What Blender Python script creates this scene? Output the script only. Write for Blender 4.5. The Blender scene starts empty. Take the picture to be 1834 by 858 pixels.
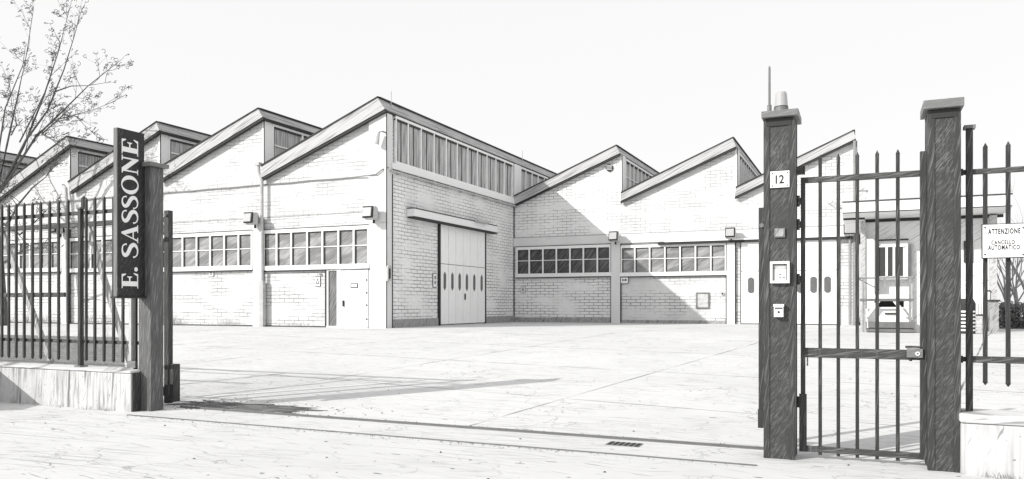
import bpy, bmesh, math, random
from mathutils import Vector, Matrix
random.seed(7)
sc = bpy.context.scene
COL = sc.collection
# ------------------------------------------------------------------ camera numbers and frame
F, CX, Y0, H = 1400.0, 917.0, 546.0, 1.39
A24 = math.radians(24)
CA, SA = math.cos(A24), math.sin(A24)
def ray(px, py):
    dx = (px-CX)/F
    return dx*CA-SA, dx*SA+CA, (Y0-py)/F        # r, q, z components
def onq(px, py, q):                             # point on an upright plane parallel to the street line
    a, b, c = ray(px, py); t = q/b
    return a*t, H+c*t
def onr(px, py, r):                             # point on an upright plane square to the street line
    a, b, c = ray(px, py); t = r/a
    return b*t, H+c*t
def W(r, q, z=0.0):
    return Vector((r*CA+q*SA, -r*SA+q*CA, z))
def ground(q):
    return 0.57*min(1.0, max(0.0, (q-8.0)/14.0))

# ------------------------------------------------------------------ materials
class NT:
    def __init__(s, name, rough=0.8, spec=0.3, metal=0.0):
        s.m = bpy.data.materials.new(name); s.m.use_nodes = True
        s.t = s.m.node_tree; s.b = s.t.nodes['Principled BSDF']
        s.b.inputs['Roughness'].default_value = rough
        s.b.inputs['Specular IOR Level'].default_value = spec
        s.b.inputs['Metallic'].default_value = metal
    def n(s, kind, **kw):
        nd = s.t.nodes.new(kind)
        for k, v in kw.items(): setattr(nd, k, v)
        return nd
    def l(s, a, b): s.t.links.new(a, b)
    def obj(s, mode='wall'):
        tc = s.n('ShaderNodeTexCoord')
        if mode == 'raw': return tc.outputs['Object']
        sp = s.n('ShaderNodeSeparateXYZ'); s.l(tc.outputs['Object'], sp.inputs[0])
        cb = s.n('ShaderNodeCombineXYZ')
        if mode == 'wall':
            s.l(s.math('ADD', sp.outputs[0], sp.outputs[1]), cb.inputs[0]); s.l(sp.outputs[2], cb.inputs[1])
        elif mode == 'ground':
            s.l(sp.outputs[0], cb.inputs[0]); s.l(sp.outputs[1], cb.inputs[1])
        return cb.outputs[0]
    def math(s, op, a, b=None, c=None, clamp=False):
        nd = s.n('ShaderNodeMath', operation=op); nd.use_clamp = clamp
        for i, v in enumerate((a, b, c)):
            if v is None: continue
            if isinstance(v, (int, float)): nd.inputs[i].default_value = v
            else: s.l(v, nd.inputs[i])
        return nd.outputs[0]
    def rng(s, v, lo, hi, a=0.0, b=1.0):
        nd = s.n('ShaderNodeMapRange'); nd.clamp = True
        s.l(v, nd.inputs[0])
        for i, x in enumerate((lo, hi, a, b)): nd.inputs[i+1].default_value = x
        return nd.outputs[0]
    def turn(s, vec, ang=0.0, sc=(1, 1, 1), off=(0, 0, 0)):
        if ang:
            vr = s.n('ShaderNodeVectorRotate', rotation_type='Z_AXIS'); vr.inputs['Angle'].default_value = ang
            s.l(vec, vr.inputs['Vector']); vec = vr.outputs[0]
        mp = s.n('ShaderNodeMapping'); mp.inputs['Scale'].default_value = sc; mp.inputs['Location'].default_value = off
        s.l(vec, mp.inputs[0]); return mp.outputs[0]
    def noise(s, vec, scale=1.0, detail=2.0, rough=0.5, dist=0.0):
        nd = s.n('ShaderNodeTexNoise'); s.l(vec, nd.inputs['Vector'])
        nd.inputs['Scale'].default_value = scale; nd.inputs['Detail'].default_value = detail
        nd.inputs['Roughness'].default_value = rough; nd.inputs['Distortion'].default_value = dist
        return nd.outputs['Fac']
    def strokes(s, vec, deg, along, across, lo, hi, seed=0.0, detail=2.0):
        """thin strokes running at deg; along / across are sizes in metres"""
        v = s.turn(vec, -math.radians(deg), (1/along, 1/across, 1), (seed, seed*1.7, seed*.3))
        return s.rng(s.noise(v, 1.0, detail, 0.5, 0.25), lo, hi)
    def mix(s, fac, a, b):
        nd = s.n('ShaderNodeMix', data_type='FLOAT'); nd.clamp_factor = True
        for i, v in ((0, fac), (2, a), (3, b)):
            if isinstance(v, (int, float)): nd.inputs[i].default_value = v
            else: s.l(v, nd.inputs[i])
        return nd.outputs[0]
    def out(s, v):
        cb = s.n('ShaderNodeCombineColor')
        for i in range(3): s.l(v, cb.inputs[i])
        s.l(cb.outputs[0], s.b.inputs['Base Color']); return s.m
    def bump(s, v, dist, strength=0.5):
        nd = s.n('ShaderNodeBump'); nd.inputs['Distance'].default_value = dist; nd.inputs['Strength'].default_value = strength
        s.l(v, nd.inputs['Height']); s.l(nd.outputs[0], s.b.inputs['Normal'])

def plain(name, v, rough=0.7, spec=0.3, var=0.12, scale=6.0):
    k = NT(name, rough, spec); o = k.obj('raw')
    return k.out(k.rng(k.noise(o, scale, 3), 0.3, 0.7, v*(1-var), v*(1+var)))

def mat_brick(name, base=0.66, line=0.10, amount=0.85, cover=0.43, thin=0.75):
    k = NT(name, 0.9, 0.15); w = k.obj('wall')
    warp = k.noise(w, 1.7, 2)
    cb = k.n('ShaderNodeCombineXYZ'); k.l(k.math('MULTIPLY', warp, 0.05), cb.inputs[1]); k.l(k.math('MULTIPLY', warp, 0.08), cb.inputs[0])
    ad = k.n('ShaderNodeVectorMath', operation='ADD'); k.l(w, ad.inputs[0]); k.l(cb.outputs[0], ad.inputs[1])
    br = k.n('ShaderNodeTexBrick'); k.l(ad.outputs[0], br.inputs['Vector'])
    br.inputs['Scale'].default_value = 1.0; br.inputs['Brick Width'].default_value = 0.44; br.inputs['Row Height'].default_value = 0.135
    br.inputs['Mortar Size'].default_value = 0.017; br.inputs['Mortar Smooth'].default_value = 0.35
    mask = k.rng(k.noise(k.turn(w, 0, (0.55, 1.6, 1)), 1.0, 4, 0.6), cover, cover+0.16)
    sz = k.n('ShaderNodeSeparateXYZ'); k.l(w, sz.inputs[0])       # the coat of whitewash is thicker on the upper wall
    coat = k.rng(k.math('ADD', sz.outputs[1], k.math('MULTIPLY', k.noise(w, 0.8, 2), 1.2)), 2.6, 3.4, 1.0, thin)
    mort = k.math('MULTIPLY', k.math('MULTIPLY', br.outputs['Fac'], mask), coat)
    fine = k.strokes(w, 2, 0.8, 0.035, 0.66, 0.72, 3.1)
    fine = k.math('MULTIPLY', fine, k.rng(k.noise(w, 0.5, 2), 0.42, 0.62))
    chip = k.rng(k.noise(k.turn(w, 0, (5, 11, 1)), 1.0, 2), 0.70, 0.74)
    l = k.math('MAXIMUM', k.math('MULTIPLY', mort, 0.9), k.math('MAXIMUM', k.math('MULTIPLY', fine, 0.7), k.math('MULTIPLY', chip, 0.75)))
    tone = k.rng(k.noise(k.turn(w, 0, (1.2, 0.35, 1)), 1.0, 4), 0.35, 0.7, base, base*0.88)
    k.bump(k.math('SUBTRACT', 1.0, br.outputs['Fac']), 0.006, 0.35)
    return k.out(k.mix(k.math('MULTIPLY', l, amount), tone, line))

def mat_plaster(name, base=0.70, amount=0.6, line=0.15):
    k = NT(name, 0.9, 0.15); w = k.obj('wall')
    s1 = k.strokes(w, 4, 1.1, 0.05, 0.70, 0.74, 1.3)
    s2 = k.strokes(w, 90, 0.9, 0.06, 0.70, 0.76, 5.3)
    s = k.math('MULTIPLY', k.math('MAXIMUM', s1, s2), k.rng(k.noise(w, 0.45, 2), 0.45, 0.6))
    tone = k.rng(k.noise(k.turn(w, 0, (0.9, 0.3, 1)), 1.0, 4), 0.35, 0.7, base, base*0.92)
    return k.out(k.mix(k.math('MULTIPLY', s, amount), tone, line))

def mat_paint(name, base, fleck, deg=56, along=0.085, across=0.009, cover=(0.54, 0.66), rough=0.55, spec=0.35):
    """dark brushed paint with worn, lighter strokes"""
    k = NT(name, rough, spec); w = k.obj('wall')
    s1 = k.strokes(w, deg, along, across, cover[0], cover[1], 0.7, 1.0)
    s2 = k.strokes(w, deg+5, along*0.6, across*0.8, cover[0]+0.04, cover[1]+0.04, 4.7, 2.0)
    s3 = k.strokes(w, 90, along*3, across*1.3, cover[0]+0.07, cover[1]+0.07, 8.2, 2.0)
    s = k.math('MULTIPLY', k.math('MAXIMUM', k.math('MAXIMUM', s1, s2), k.math('MULTIPLY', s3, 0.6)), k.rng(k.noise(w, 2.6, 3), 0.32, 0.62, 0.25, 1.0))
    k.bump(s, 0.002, 0.3)
    return k.out(k.mix(s, base, fleck))

def mat_streak(name, base, dark, deg, along, across, lo, hi, mode='wall', rough=0.7, spec=0.3, seed=0.0):
    k = NT(name, rough, spec); w = k.obj(mode)
    s = k.strokes(w, deg, along, across, lo, hi, seed, 3.0)
    return k.out(k.mix(s, base, dark))

def mat_glass(name, base, light, deg=38, along=2.2, across=0.22, rough=0.25):
    """dusty factory glass: grime film with painted diagonal reflections and fine scratches"""
    k = NT(name, rough, 0.4); w = k.obj('wall')
    bands = k.strokes(w, deg, along, across, 0.46, 0.60, 2.2, 1.0)
    fine = k.strokes(w, deg+14, 0.5, 0.03, 0.42, 0.62, 6.1)
    v = k.mix(bands, base, light)
    return k.out(k.math('MULTIPLY', v, k.rng(fine, 0, 1, 0.72, 1.12)))

def mat_ground(name, base, line, joints, seed):
    k = NT(name, 0.95, 0.1); g = k.obj('ground')
    vo = k.n('ShaderNodeTexVoronoi', feature='DISTANCE_TO_EDGE'); vo.inputs['Scale'].default_value = 0.8
    wv = k.n('ShaderNodeVectorMath', operation='ADD'); k.l(g, wv.inputs[0])
    nz = k.n('ShaderNodeTexNoise'); nz.inputs['Scale'].default_value = 1.6; nz.inputs['Detail'].default_value = 4; k.l(g, nz.inputs['Vector'])
    sc_ = k.n('ShaderNodeVectorMath', operation='SCALE'); sc_.inputs['Scale'].default_value = 0.9; k.l(nz.outputs['Color'], sc_.inputs[0]); k.l(sc_.outputs[0], wv.inputs[1])
    k.l(wv.outputs[0], vo.inputs['Vector'])
    crack = k.math('MULTIPLY', k.rng(vo.outputs['Distance'], 0.002, 0.010, 1, 0), k.rng(k.noise(g, 0.7, 3), 0.46, 0.60))
    v2 = k.n('ShaderNodeTexVoronoi', feature='DISTANCE_TO_EDGE'); v2.inputs['Scale'].default_value = 2.3; k.l(wv.outputs[0], v2.inputs['Vector'])
    crack2 = k.math('MULTIPLY', k.rng(v2.outputs['Distance'], 0.004, 0.022, 1, 0), k.rng(k.noise(g, 1.3, 4), 0.54, 0.64))
    crack = k.math('MAXIMUM', crack, crack2)
    dash = k.rng(k.noise(k.turn(g, math.radians(5), (3.5, 16, 1)), 1.0, 2), 0.70, 0.73)
    s1 = k.math('MULTIPLY', k.strokes(g, 3, 1.5, 0.032, 0.58, 0.68, seed), k.rng(k.noise(g, 0.32, 3), 0.42, 0.60))
    s2 = k.math('MULTIPLY', k.strokes(g, -16, 0.55, 0.028, 0.64, 0.72, seed+4), 0.9)
    chip = k.rng(k.noise(g, 9.0, 2), 0.72, 0.75)
    l = k.math('MAXIMUM', k.math('MAXIMUM', k.math('MULTIPLY', crack, 0.5), k.math('MULTIPLY', s1, 0.45)), k.math('MAXIMUM', k.math('MULTIPLY', s2, 0.55), k.math('MAXIMUM', k.math('MULTIPLY', dash, 0.8), k.math('MULTIPLY', chip, 0.7))))
    s3 = k.math('MULTIPLY', k.strokes(g, 18, 0.35, 0.014, 0.56, 0.68, seed+9), k.rng(k.noise(g, 0.9, 3), 0.46, 0.62))
    l = k.math('MAXIMUM', l, k.math('MULTIPLY', s3, 0.62))
    s4 = k.math('MULTIPLY', k.strokes(g, -4, 0.9, 0.018, 0.62, 0.70, seed+13), k.rng(k.noise(g, 0.5, 3), 0.40, 0.6))
    l = k.math('MAXIMUM', l, k.math('MULTIPLY', s4, 0.5))
    if joints:
        br = k.n('ShaderNodeTexBrick'); br.offset = 0.0
        k.l(k.turn(g, math.radians(9), (1, 1, 1), (0.7, 0.4, 0)), br.inputs['Vector'])
        br.inputs['Scale'].default_value = 1.0; br.inputs['Brick Width'].default_value = 4.6; br.inputs['Row Height'].default_value = 3.3
        br.inputs['Mortar Size'].default_value = 0.022; br.inputs['Mortar Smooth'].default_value = 0.5
        l = k.math('MAXIMUM', l, k.math('MULTIPLY', br.outputs['Fac'], k.rng(k.noise(g, 0.9, 3), 0.36, 0.56, 0.2, 0.9)))
    tone = k.rng(k.noise(g, 0.25, 5, 0.6), 0.3, 0.7, base*0.92, base*1.06)
    k.bump(k.noise(g, 30, 4), 0.004, 0.25)
    return k.out(k.mix(l, tone, line))

def mat_rough(name, base, line, amount=0.8):
    """old cast concrete with runs of dirt down the face"""
    k = NT(name, 0.95, 0.1); w = k.obj('wall')
    runs = k.math('MULTIPLY', k.strokes(w, 88, 0.55, 0.035, 0.46, 0.64, 2.4, 3), k.rng(k.noise(k.turn(w, 0, (2.2, 0.8, 1)), 1.0, 3), 0.38, 0.60))
    curl = k.math('MULTIPLY', k.strokes(w, 68, 0.2, 0.02, 0.64, 0.70, 7.4), 0.7)
    pits = k.rng(k.noise(w, 22, 2), 0.70, 0.74)
    l = k.math('MAXIMUM', k.math('MAXIMUM', runs, curl), pits)
    k.bump(k.noise(w, 14, 5), 0.01, 0.4)
    return k.out(k.mix(k.math('MULTIPLY', l, amount), base, line))

M = {}
M['plaster'] = mat_plaster('white_plaster')
M['brick'] = mat_brick('whitewashed_brick')
M['brick_shaded'] = mat_brick('shaded_whitewashed_brick', 0.82, 0.14, 0.95, 0.38, 0.8)  # shade-side copy of the brick, its shading tuned into tone and lines
M['trim'] = mat_streak('pale_trim', 0.78, 0.5, 0, 0.8, 0.03, 0.66, 0.76)
M['fascia'] = mat_streak('grey_fascia', 0.48, 0.2, 27, 1.6, 0.045, 0.50, 0.66)
M['edge_band'] = mat_streak('grey_edge_band', 0.46, 0.18, 0, 1.6, 0.05, 0.46, 0.66)
M['roof'] = plain('roof_sheet', 0.3)
M['line'] = plain('dark_flashing', 0.035)
M['frame'] = plain('white_window_frame', 0.8, 0.5, 0.3, 0.05)
M['gasket'] = plain('dark_gasket', 0.05)
M['glass'] = mat_glass('dusty_glass', 0.22, 0.35, 17, 1.5, 0.30)
M['glass_dark'] = mat_glass('shaded_glass', 0.06, 0.12, 48, 0.6, 0.07)  # darker copy of the glass, shade painted in for the shadowed band
M['glass_high'] = mat_streak('clerestory_glass', 0.50, 0.17, 88, 1.3, 0.07, 0.40, 0.66, rough=0.35)
M['door'] = mat_streak('white_door_paint', 0.80, 0.45, 86, 0.9, 0.03, 0.68, 0.76)
M['door_grey'] = mat_streak('pale_grey_door_paint', 0.86, 0.5, 80, 0.9, 0.03, 0.62, 0.74)
M['slot'] = plain('smoked_slot_glass', 0.12, 0.3, 0.4)
M['door_glass'] = mat_streak('door_glass', 0.20, 0.09, 64, 0.5, 0.03, 0.42, 0.62, rough=0.3)
M['plinth'] = mat_streak('grey_plinth', 0.36, 0.14, 60, 0.3, 0.04, 0.48, 0.66)
M['pipe'] = plain('painted_pipe', 0.44, 0.5)
M['conduit'] = plain('grey_conduit', 0.25, 0.5)
M['paint'] = mat_paint('black_brushed_paint', 0.040, 0.13, cover=(0.53, 0.66))
M['paint_front'] = mat_paint('faded_steel_paint', 0.085, 0.22, 82, 0.25, 0.012)
M['bar'] = mat_paint('black_bar_paint', 0.026, 0.12, 84, 0.25, 0.010, (0.58, 0.70))
M['bar_worn'] = mat_paint('dark_worn_upright_paint', 0.036, 0.14, 80, 0.28, 0.010, (0.55, 0.68))
M['rail'] = mat_paint('dark_rail_paint', 0.045, 0.17, 10, 0.25, 0.012)
M['cap'] = mat_paint('grey_cap_paint', 0.16, 0.30, 14, 0.25, 0.012)
M['sign_black'] = mat_paint('black_sign_face', 0.022, 0.10, 62, 0.10, 0.012, (0.60, 0.70))
M['sign_edge'] = mat_streak('grey_sign_edge', 0.20, 0.09, 88, 0.5, 0.012, 0.45, 0.65)
M['letter'] = plain('white_letter', 0.82, 0.6, 0.2, 0.03)
M['plate'] = plain('white_plate', 0.80, 0.4, 0.4, 0.03)
M['ink'] = plain('black_ink', 0.025, 0.6, 0.2, 0.1)
M['lamp'] = mat_streak('lamp_housing', 0.52, 0.2, 40, 0.2, 0.03, 0.5, 0.7)
M['lamp_glass'] = plain('lamp_lens', 0.42, 0.2, 0.5, 0.05)
M['concrete'] = mat_rough('cast_concrete', 0.54, 0.12, 0.9)
M['coping'] = mat_streak('coping_concrete', 0.60, 0.22, 6, 0.5, 0.035, 0.52, 0.68, rough=0.95)
M['yard'] = mat_ground('yard_concrete', 0.60, 0.10, True, 1.0)
M['street'] = mat_ground('street_concrete', 0.60, 0.10, False, 2.6)
M['soil'] = mat_streak('dry_soil', 0.24, 0.10, 8, 0.6, 0.06, 0.42, 0.62, 'ground')
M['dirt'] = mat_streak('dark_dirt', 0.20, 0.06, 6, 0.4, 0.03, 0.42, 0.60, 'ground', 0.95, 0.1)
M['steel'] = plain('worn_steel', 0.15, 0.45, 0.5)
M['bark'] = mat_streak('tree_bark', 0.13, 0.05, 84, 0.4, 0.03, 0.42, 0.62)
M['twig'] = plain('twig_bark', 0.09)
M['pale_twig'] = plain('pale_twig_bark', 0.30)
M['bud'] = plain('dry_bud', 0.11)
M['weed'] = plain('dry_weed', 0.22, var=0.5)
M['hedge'] = plain('hedge_leaf', 0.17, var=0.5, scale=3)
M['timber'] = mat_streak('bleached_timber', 0.46, 0.2, 70, 0.7, 0.03, 0.46, 0.66)
M['beacon'] = plain('beacon_lens', 0.40, 0.25, 0.5, 0.06)
M['shade_wall'] = mat_streak('grey_render', 0.80, 0.45, 32, 0.9, 0.05, 0.54, 0.70)
M['inside'] = plain('dark_interior', 0.05)
M['litter'] = plain('dry_litter', 0.10, var=0.6)

# ------------------------------------------------------------------ builders
def tag(o, label=None, cat=None, group=None, kind=None):
    if label: o['label'] = label
    if cat: o['category'] = cat
    if group: o['group'] = group
    if kind: o['kind'] = kind
    return o
def thing(name, base, label, cat, group=None):
    o = bpy.data.objects.new(name, None); COL.objects.link(o)
    o.empty_display_size = 0.2
    o.location = W(*base); o.rotation_euler = (0, 0, -A24)
    o['base'] = base
    return tag(o, label, cat, group)
def base_of(o):
    while o.parent: o = o.parent
    return Vector(o['base']) if 'base' in o else Vector((0, 0, 0))

class MB:
    def __init__(s): s.v = []; s.f = []
    def add(s, vs, fs):
        k = len(s.v); s.v += [tuple(v) for v in vs]; s.f += [tuple(i+k for i in f) for f in fs]; return s
    def box(s, r0, r1, q0, q1, z0, z1):
        r0, r1 = min(r0, r1), max(r0, r1); q0, q1 = min(q0, q1), max(q0, q1); z0, z1 = min(z0, z1), max(z0, z1)
        v = [(r0,q0,z0),(r1,q0,z0),(r1,q1,z0),(r0,q1,z0),(r0,q0,z1),(r1,q0,z1),(r1,q1,z1),(r0,q1,z1)]
        return s.add(v, [(3,2,1,0),(4,5,6,7),(0,1,5,4),(1,2,6,5),(2,3,7,6),(3,0,4,7)])
    def prism(s, prof, a0, a1, axis='q'):
        """profile of (r,z) swept along q, or of (q,z) swept along r, or of (r,q) swept along z"""
        n = len(prof)
        if axis == 'q': v = [(p[0], a0, p[1]) for p in prof] + [(p[0], a1, p[1]) for p in prof]
        elif axis == 'r': v = [(a0, p[0], p[1]) for p in prof] + [(a1, p[0], p[1]) for p in prof]
        else: v = [(p[0], p[1], a0) for p in prof] + [(p[0], p[1], a1) for p in prof]
        f = [tuple(range(n-1, -1, -1)), tuple(range(n, 2*n))] + [(i, (i+1) % n, n+(i+1) % n, n+i) for i in range(n)]
        return s.add(v, f)
    def tube(s, pts, rad, n=6):
        pts = [Vector(p) for p in pts]
        if isinstance(rad, (int, float)): rad = [rad]*len(pts)
        rings = []
        for i, p in enumerate(pts):
            d = (pts[min(i+1, len(pts)-1)]-pts[max(i-1, 0)]).normalized()
            up = Vector((0, 0, 1)) if abs(d.z) < 0.95 else Vector((1, 0, 0))
            a = d.cross(up).normalized(); b = d.cross(a)
            rings.append([p+(a*math.cos(2*math.pi*k/n)+b*math.sin(2*math.pi*k/n))*rad[i] for k in range(n)])
        v = [x for r in rings for x in r]; f = []
        for i in range(len(pts)-1):
            for k in range(n): f.append((i*n+k, i*n+(k+1) % n, (i+1)*n+(k+1) % n, (i+1)*n+k))
        f.append(tuple(range(n-1, -1, -1))); f.append(tuple(range((len(pts)-1)*n, len(pts)*n)))
        return s.add(v, f)
    def bar(s, p0, p1, w, d):
        """square section from p0 to p1 (w in the r-z plane, d along q)"""
        p0, p1 = Vector(p0), Vector(p1); t = (p1-p0).normalized(); q = Vector((0, 1, 0))
        a = t.cross(q).normalized()*w/2; b = q*d/2
        v = [p0-a-b, p0+a-b, p0+a+b, p0-a+b, p1-a-b, p1+a-b, p1+a+b, p1-a+b]
        return s.add(v, [(3,2,1,0),(4,5,6,7),(0,1,5,4),(1,2,6,5),(2,3,7,6),(3,0,4,7)])
    def build(s, name, mat, parent=None, bevel=0.0, smooth=False, label=None):
        bs = base_of(parent) if parent else Vector((0, 0, 0))
        me = bpy.data.meshes.new(name)
        me.from_pydata([tuple(Vector(v)-bs) for v in s.v], [], s.f)
        bm = bmesh.new(); bm.from_mesh(me); bmesh.ops.recalc_face_normals(bm, faces=bm.faces); bm.to_mesh(me); bm.free()
        me.materials.append(mat)
        if smooth:
            for p in me.polygons: p.use_smooth = True
        o = bpy.data.objects.new(name, me); COL.objects.link(o)
        if parent: o.parent = parent
        else: o.rotation_euler = (0, 0, -A24)
        if bevel:
            b = o.modifiers.new('bevel', 'BEVEL'); b.width = bevel; b.segments = 2; b.limit_method = 'ANGLE'
        if label: o['label'] = label
        return o
def struct(o): o['kind'] = 'structure'; return o

def text_mesh(body, r0, r1, z0, z1, q, bold=0.0, space=1.0):
    """sans lettering fitted into a rectangle on the plane q = const, facing the street"""
    cu = bpy.data.curves.new('t', 'FONT'); cu.body = body; cu.size = 1; cu.offset = bold; cu.resolution_u = 4; cu.space_character = space
    o = bpy.data.objects.new('t', cu); COL.objects.link(o)
    bpy.context.view_layer.update()
    me = bpy.data.meshes.new_from_object(o.evaluated_get(bpy.context.evaluated_depsgraph_get()))
    xs = [v.co.x for v in me.vertices]; ys = [v.co.y for v in me.vertices]
    x0, x1, y0, y1 = min(xs), max(xs), min(ys), max(ys)
    mb = MB()
    mb.v = [(r0+(v.co.x-x0)/(x1-x0)*(r1-r0), q, z0+(v.co.y-y0)/(y1-y0)*(z1-z0)) for v in me.vertices]
    mb.f = [tuple(p.vertices) for p in me.polygons]
    bpy.data.objects.remove(o); bpy.data.curves.remove(cu); bpy.data.meshes.remove(me)
    return mb

# ------------------------------------------------------------------ ground
def sheet(qs, r0, r1, dz=0.0):
    mb = MB(); n = len(qs)
    mb.v = [(r0, q, ground(q)+dz) for q in qs]+[(r1, q, ground(q)+dz) for q in qs]
    mb.f = [(i, n+i, n+i+1, i+1) for i in range(n-1)]
    return mb
QT0, QT1 = 7.02, 7.86             # the strip the sliding gate runs along
struct(sheet([-60, -20, QT0], -400, 400).build('street', M['street']))
struct(sheet([QT1, 8, 10, 14, 18, 22, 40, 120, 900], -400, 400).build('yard', M['yard']))
struct(sheet([QT0, QT1], -400, 400).build('gate_threshold', M['street']))
bed = MB()
bq = [8.6, 9.4, 11, 13, 15, 17.2]
for i in range(len(bq)-1):
    a, b = bq[i], bq[i+1]; ra_, rb_ = onq(232-4*i, 600, a)[0], onq(228-4*i, 600, b)[0]
    bed.add([(-60, a, ground(a)+.006), (ra_, a, ground(a)+.006), (rb_, b, ground(b)+.006), (-60, b, ground(b)+.006)], [(0, 1, 2, 3)])
struct(bed.build('planting_bed', M['soil']))

# ------------------------------------------------------------------ the factory
GZ = 0.57
a_, b_, c_ = ray(690, 588)
tC = 27.4
RB, QA = a_*tC, b_*tC             # corner nearest the street
qD, _ = onr(920, 560, RB)
QE = qD                           # face of the right wing
fac = thing('factory_building', (RB, QA, GZ), 'long white brick factory with sawtooth roofs and high window bands', 'factory building')
def part(name, mb, mat, parent=None, **kw): return mb.build(name, M[mat], parent or fac, **kw)

def roof_tooth(q0, peak, peakb, low, lowb, qback, over=0.25):
    qf = q0-over
    P = [onq(*low, qf), onq(*peak, qf), onq(*peakb, qf), onq(*lowb, qf)]
    ro = part('roof', MB().prism(P, qf, qback), 'fascia')
    ro.data.materials.append(M['edge_band']); ro.data.materials.append(M['roof'])
    for p in ro.data.polygons:
        if p.normal.x > 0.6: p.material_index = 1
        elif p.normal.z > 0.5: p.material_index = 2
    (rl, zl), (rp, zp), (rpb, zpb), (rlb, zlb) = P
    e = MB()                      # dark drip edges along the verge, top and bottom
    e.prism([(rl, zl+.004), (rp, zp+.004), (rp+.03, zp+.05), (rl, zl+.06)], qf-.035, qf+.10)
    e.prism([(rlb, zlb-.09), (rpb, zpb-.09), (rpb, zpb-.003), (rlb, zlb-.003)], qf+.03, qf+.16)
    e.box(rp-.06, rp+.05, qf+.10, qback, zp+.004, zp+.055)
    e.prism([(rpb-.16, zpb-.09), (rpb-.03, zpb-.09), (rpb-.03, zpb-.004), (rpb-.16, zpb-.004)], qf+.16, qback)
    part('drip_edge', e, 'line', ro)
    return P

def gable(q0, r0, r1, P, qback, mat='brick'):
    (rl, zl), (rp, zp), (rpb, zpb), (rlb, zlb) = P
    k = (zpb-zlb)/(rpb-rlb)
    z0 = zlb+(r0-rlb)*k+.05; z1 = zlb+(r1-rlb)*k+.05
    w = part('wall', MB().prism([(r0, GZ-.3), (r1, GZ-.3), (r1, z1), (r0, z0)], q0, qback), mat)
    w.data.materials.append(M['brick_shaded'])
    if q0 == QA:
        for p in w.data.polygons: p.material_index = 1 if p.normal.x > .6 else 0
    return w

# left wing: peak px, under-peak px, valley px, under-valley px
teethA = [((676, 175), (689, 195), (468, 298), (466, 319)),
          ((462, 195), (470, 209), (284, 302), (283, 324)),
          ((280, 219), (285, 233), (122, 327), (125, 343)),
          ((119, 245), (124, 258), (-26, 355), (-24, 371)),
          ((-28, 268), (-23, 281), (-160, 378), (-158, 393))]
wallA = [RB] + [onq(x, 400, QA)[0] for x in (469.5, 284.5, 124, -24, -158)]
PA = []
for i, t in enumerate(teethA):
    P = roof_tooth(QA, t[0], t[1], t[2], t[3], QA+19.0)
    PA.append(P); gable(QA, wallA[i+1], wallA[i], P, QA+18.8)
    if i == 0: zpeakA = P[2][1]

def clerestory(rw, q0, q1, z0, z1, qs, bar=0.07, mids=(), mat='glass_high', dark=True):
    """upright glazing on the side of a tooth, facing right; qs = mullion centres"""
    fr = MB()
    fr.box(rw+.002, rw+.12, q0, q1, z1-.09, z1); fr.box(rw+.002, rw+.12, q0, q1, z0, z0+.09)
    for q in qs: fr.box(rw+.002, rw+.10, q-bar/2, q+bar/2, z0+.09, z1-.09)
    for zm in mids: fr.box(rw+.002, rw+.075, q0, q1, zm-.025, zm+.025)
    w = part('clerestory_window', fr, 'frame')
    part('glazing', MB().box(rw+.002, rw+.03, q0+.01, q1-.01, z0+.05, z1-.05), mat, w)
    gk = MB()
    for q in qs:
        gk.box(rw+.03, rw+.085, q+bar/2+.001, q+bar/2+.05, z0+.09, z1-.09)
    gk.box(rw+.03, rw+.085, q0, q1, z1-.15, z1-.091)
    part('gasket', gk, 'gasket', w)
    return w

# corner bay clerestory over the big door (traced on the side wall)
zt = onr(700, 206, RB)[1]; zb = onr(700, 292, RB)[1]
mq = [onr(x, 300, RB)[0] for x in (705.6, 727.6, 750.7, 774, 795.8, 815.8, 834.6, 852, 869, 885, 900.7, 915)]
cw = clerestory(RB, mq[0]-.06, mq[-1]+.06, zb, zt, mq)
for a, b in zip(mq[:-1], mq[1:]):
    st = MB().box(RB+.031, RB+.045, (a+b)/2-.02, (a+b)/2+.02, zb+.1, zt-.16)
    part('glazing_bar', st, 'gasket', cw)
mq2 = [onr(x, 300, RB)[0] for x in (930, 939, 950, 961, 972, 983, 993)]
clerestory(RB, mq2[0]-.1, mq2[-1]+.8, zb, zt, mq2, 0.09)
qp = onr(923.5, 300, RB)[0]
part('clerestory_post', MB().box(RB+.002, RB+.16, mq[-1]+.1, mq2[0]-.14, zb, zt), 'trim')
# sill beam under it, gutter pipe and stained drip line
zs1 = zb-.004; zs0 = onr(700, 303, RB)[1]
part('sill_beam', MB().box(RB+.004, RB+.14, QA+.25, QE+1.0, zs0, zs1), 'trim')
g = MB(); g.tube([(RB+.17, QA+.1, zs0-.10), (RB+.17, QE-.15, zs0-.10)], .04, 8)
for i in range(9): g.box(RB+.004, RB+.22, QA+.7+i*1.2, QA+.76+i*1.2, zs0-.15, zs0-.05)
part('gutter_pipe', g, 'pipe')
part('drip_line', MB().box(RB+.004, RB+.06, QA+.4, QE, zs0-.045, zs0-.004), 'line')
# corner posts, plinth
part('corner_pilaster', MB().box(RB-.62, RB+.10, QA-.10, QA+.30, GZ-.1, zpeakA-.02), 'plaster')
cp = MB()
cp.box(RB+.10, RB+.125, QA-.105, QA-.075, GZ, zpeakA-.1); cp.box(RB+.101, RB+.125, QA+.28, QA+.31, GZ, zs0-.2)
part('corner_bead', cp, 'line')
qa, _ = onr(786, 500, RB); qb, _ = onr(866, 500, RB)
for a, b in ((QA+.3, qa-.12), (qb+.12, QE-.02)): part('plinth', MB().box(RB+.003, RB+.05, a, b, GZ-.1, GZ+.3), 'plinth')
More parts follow.
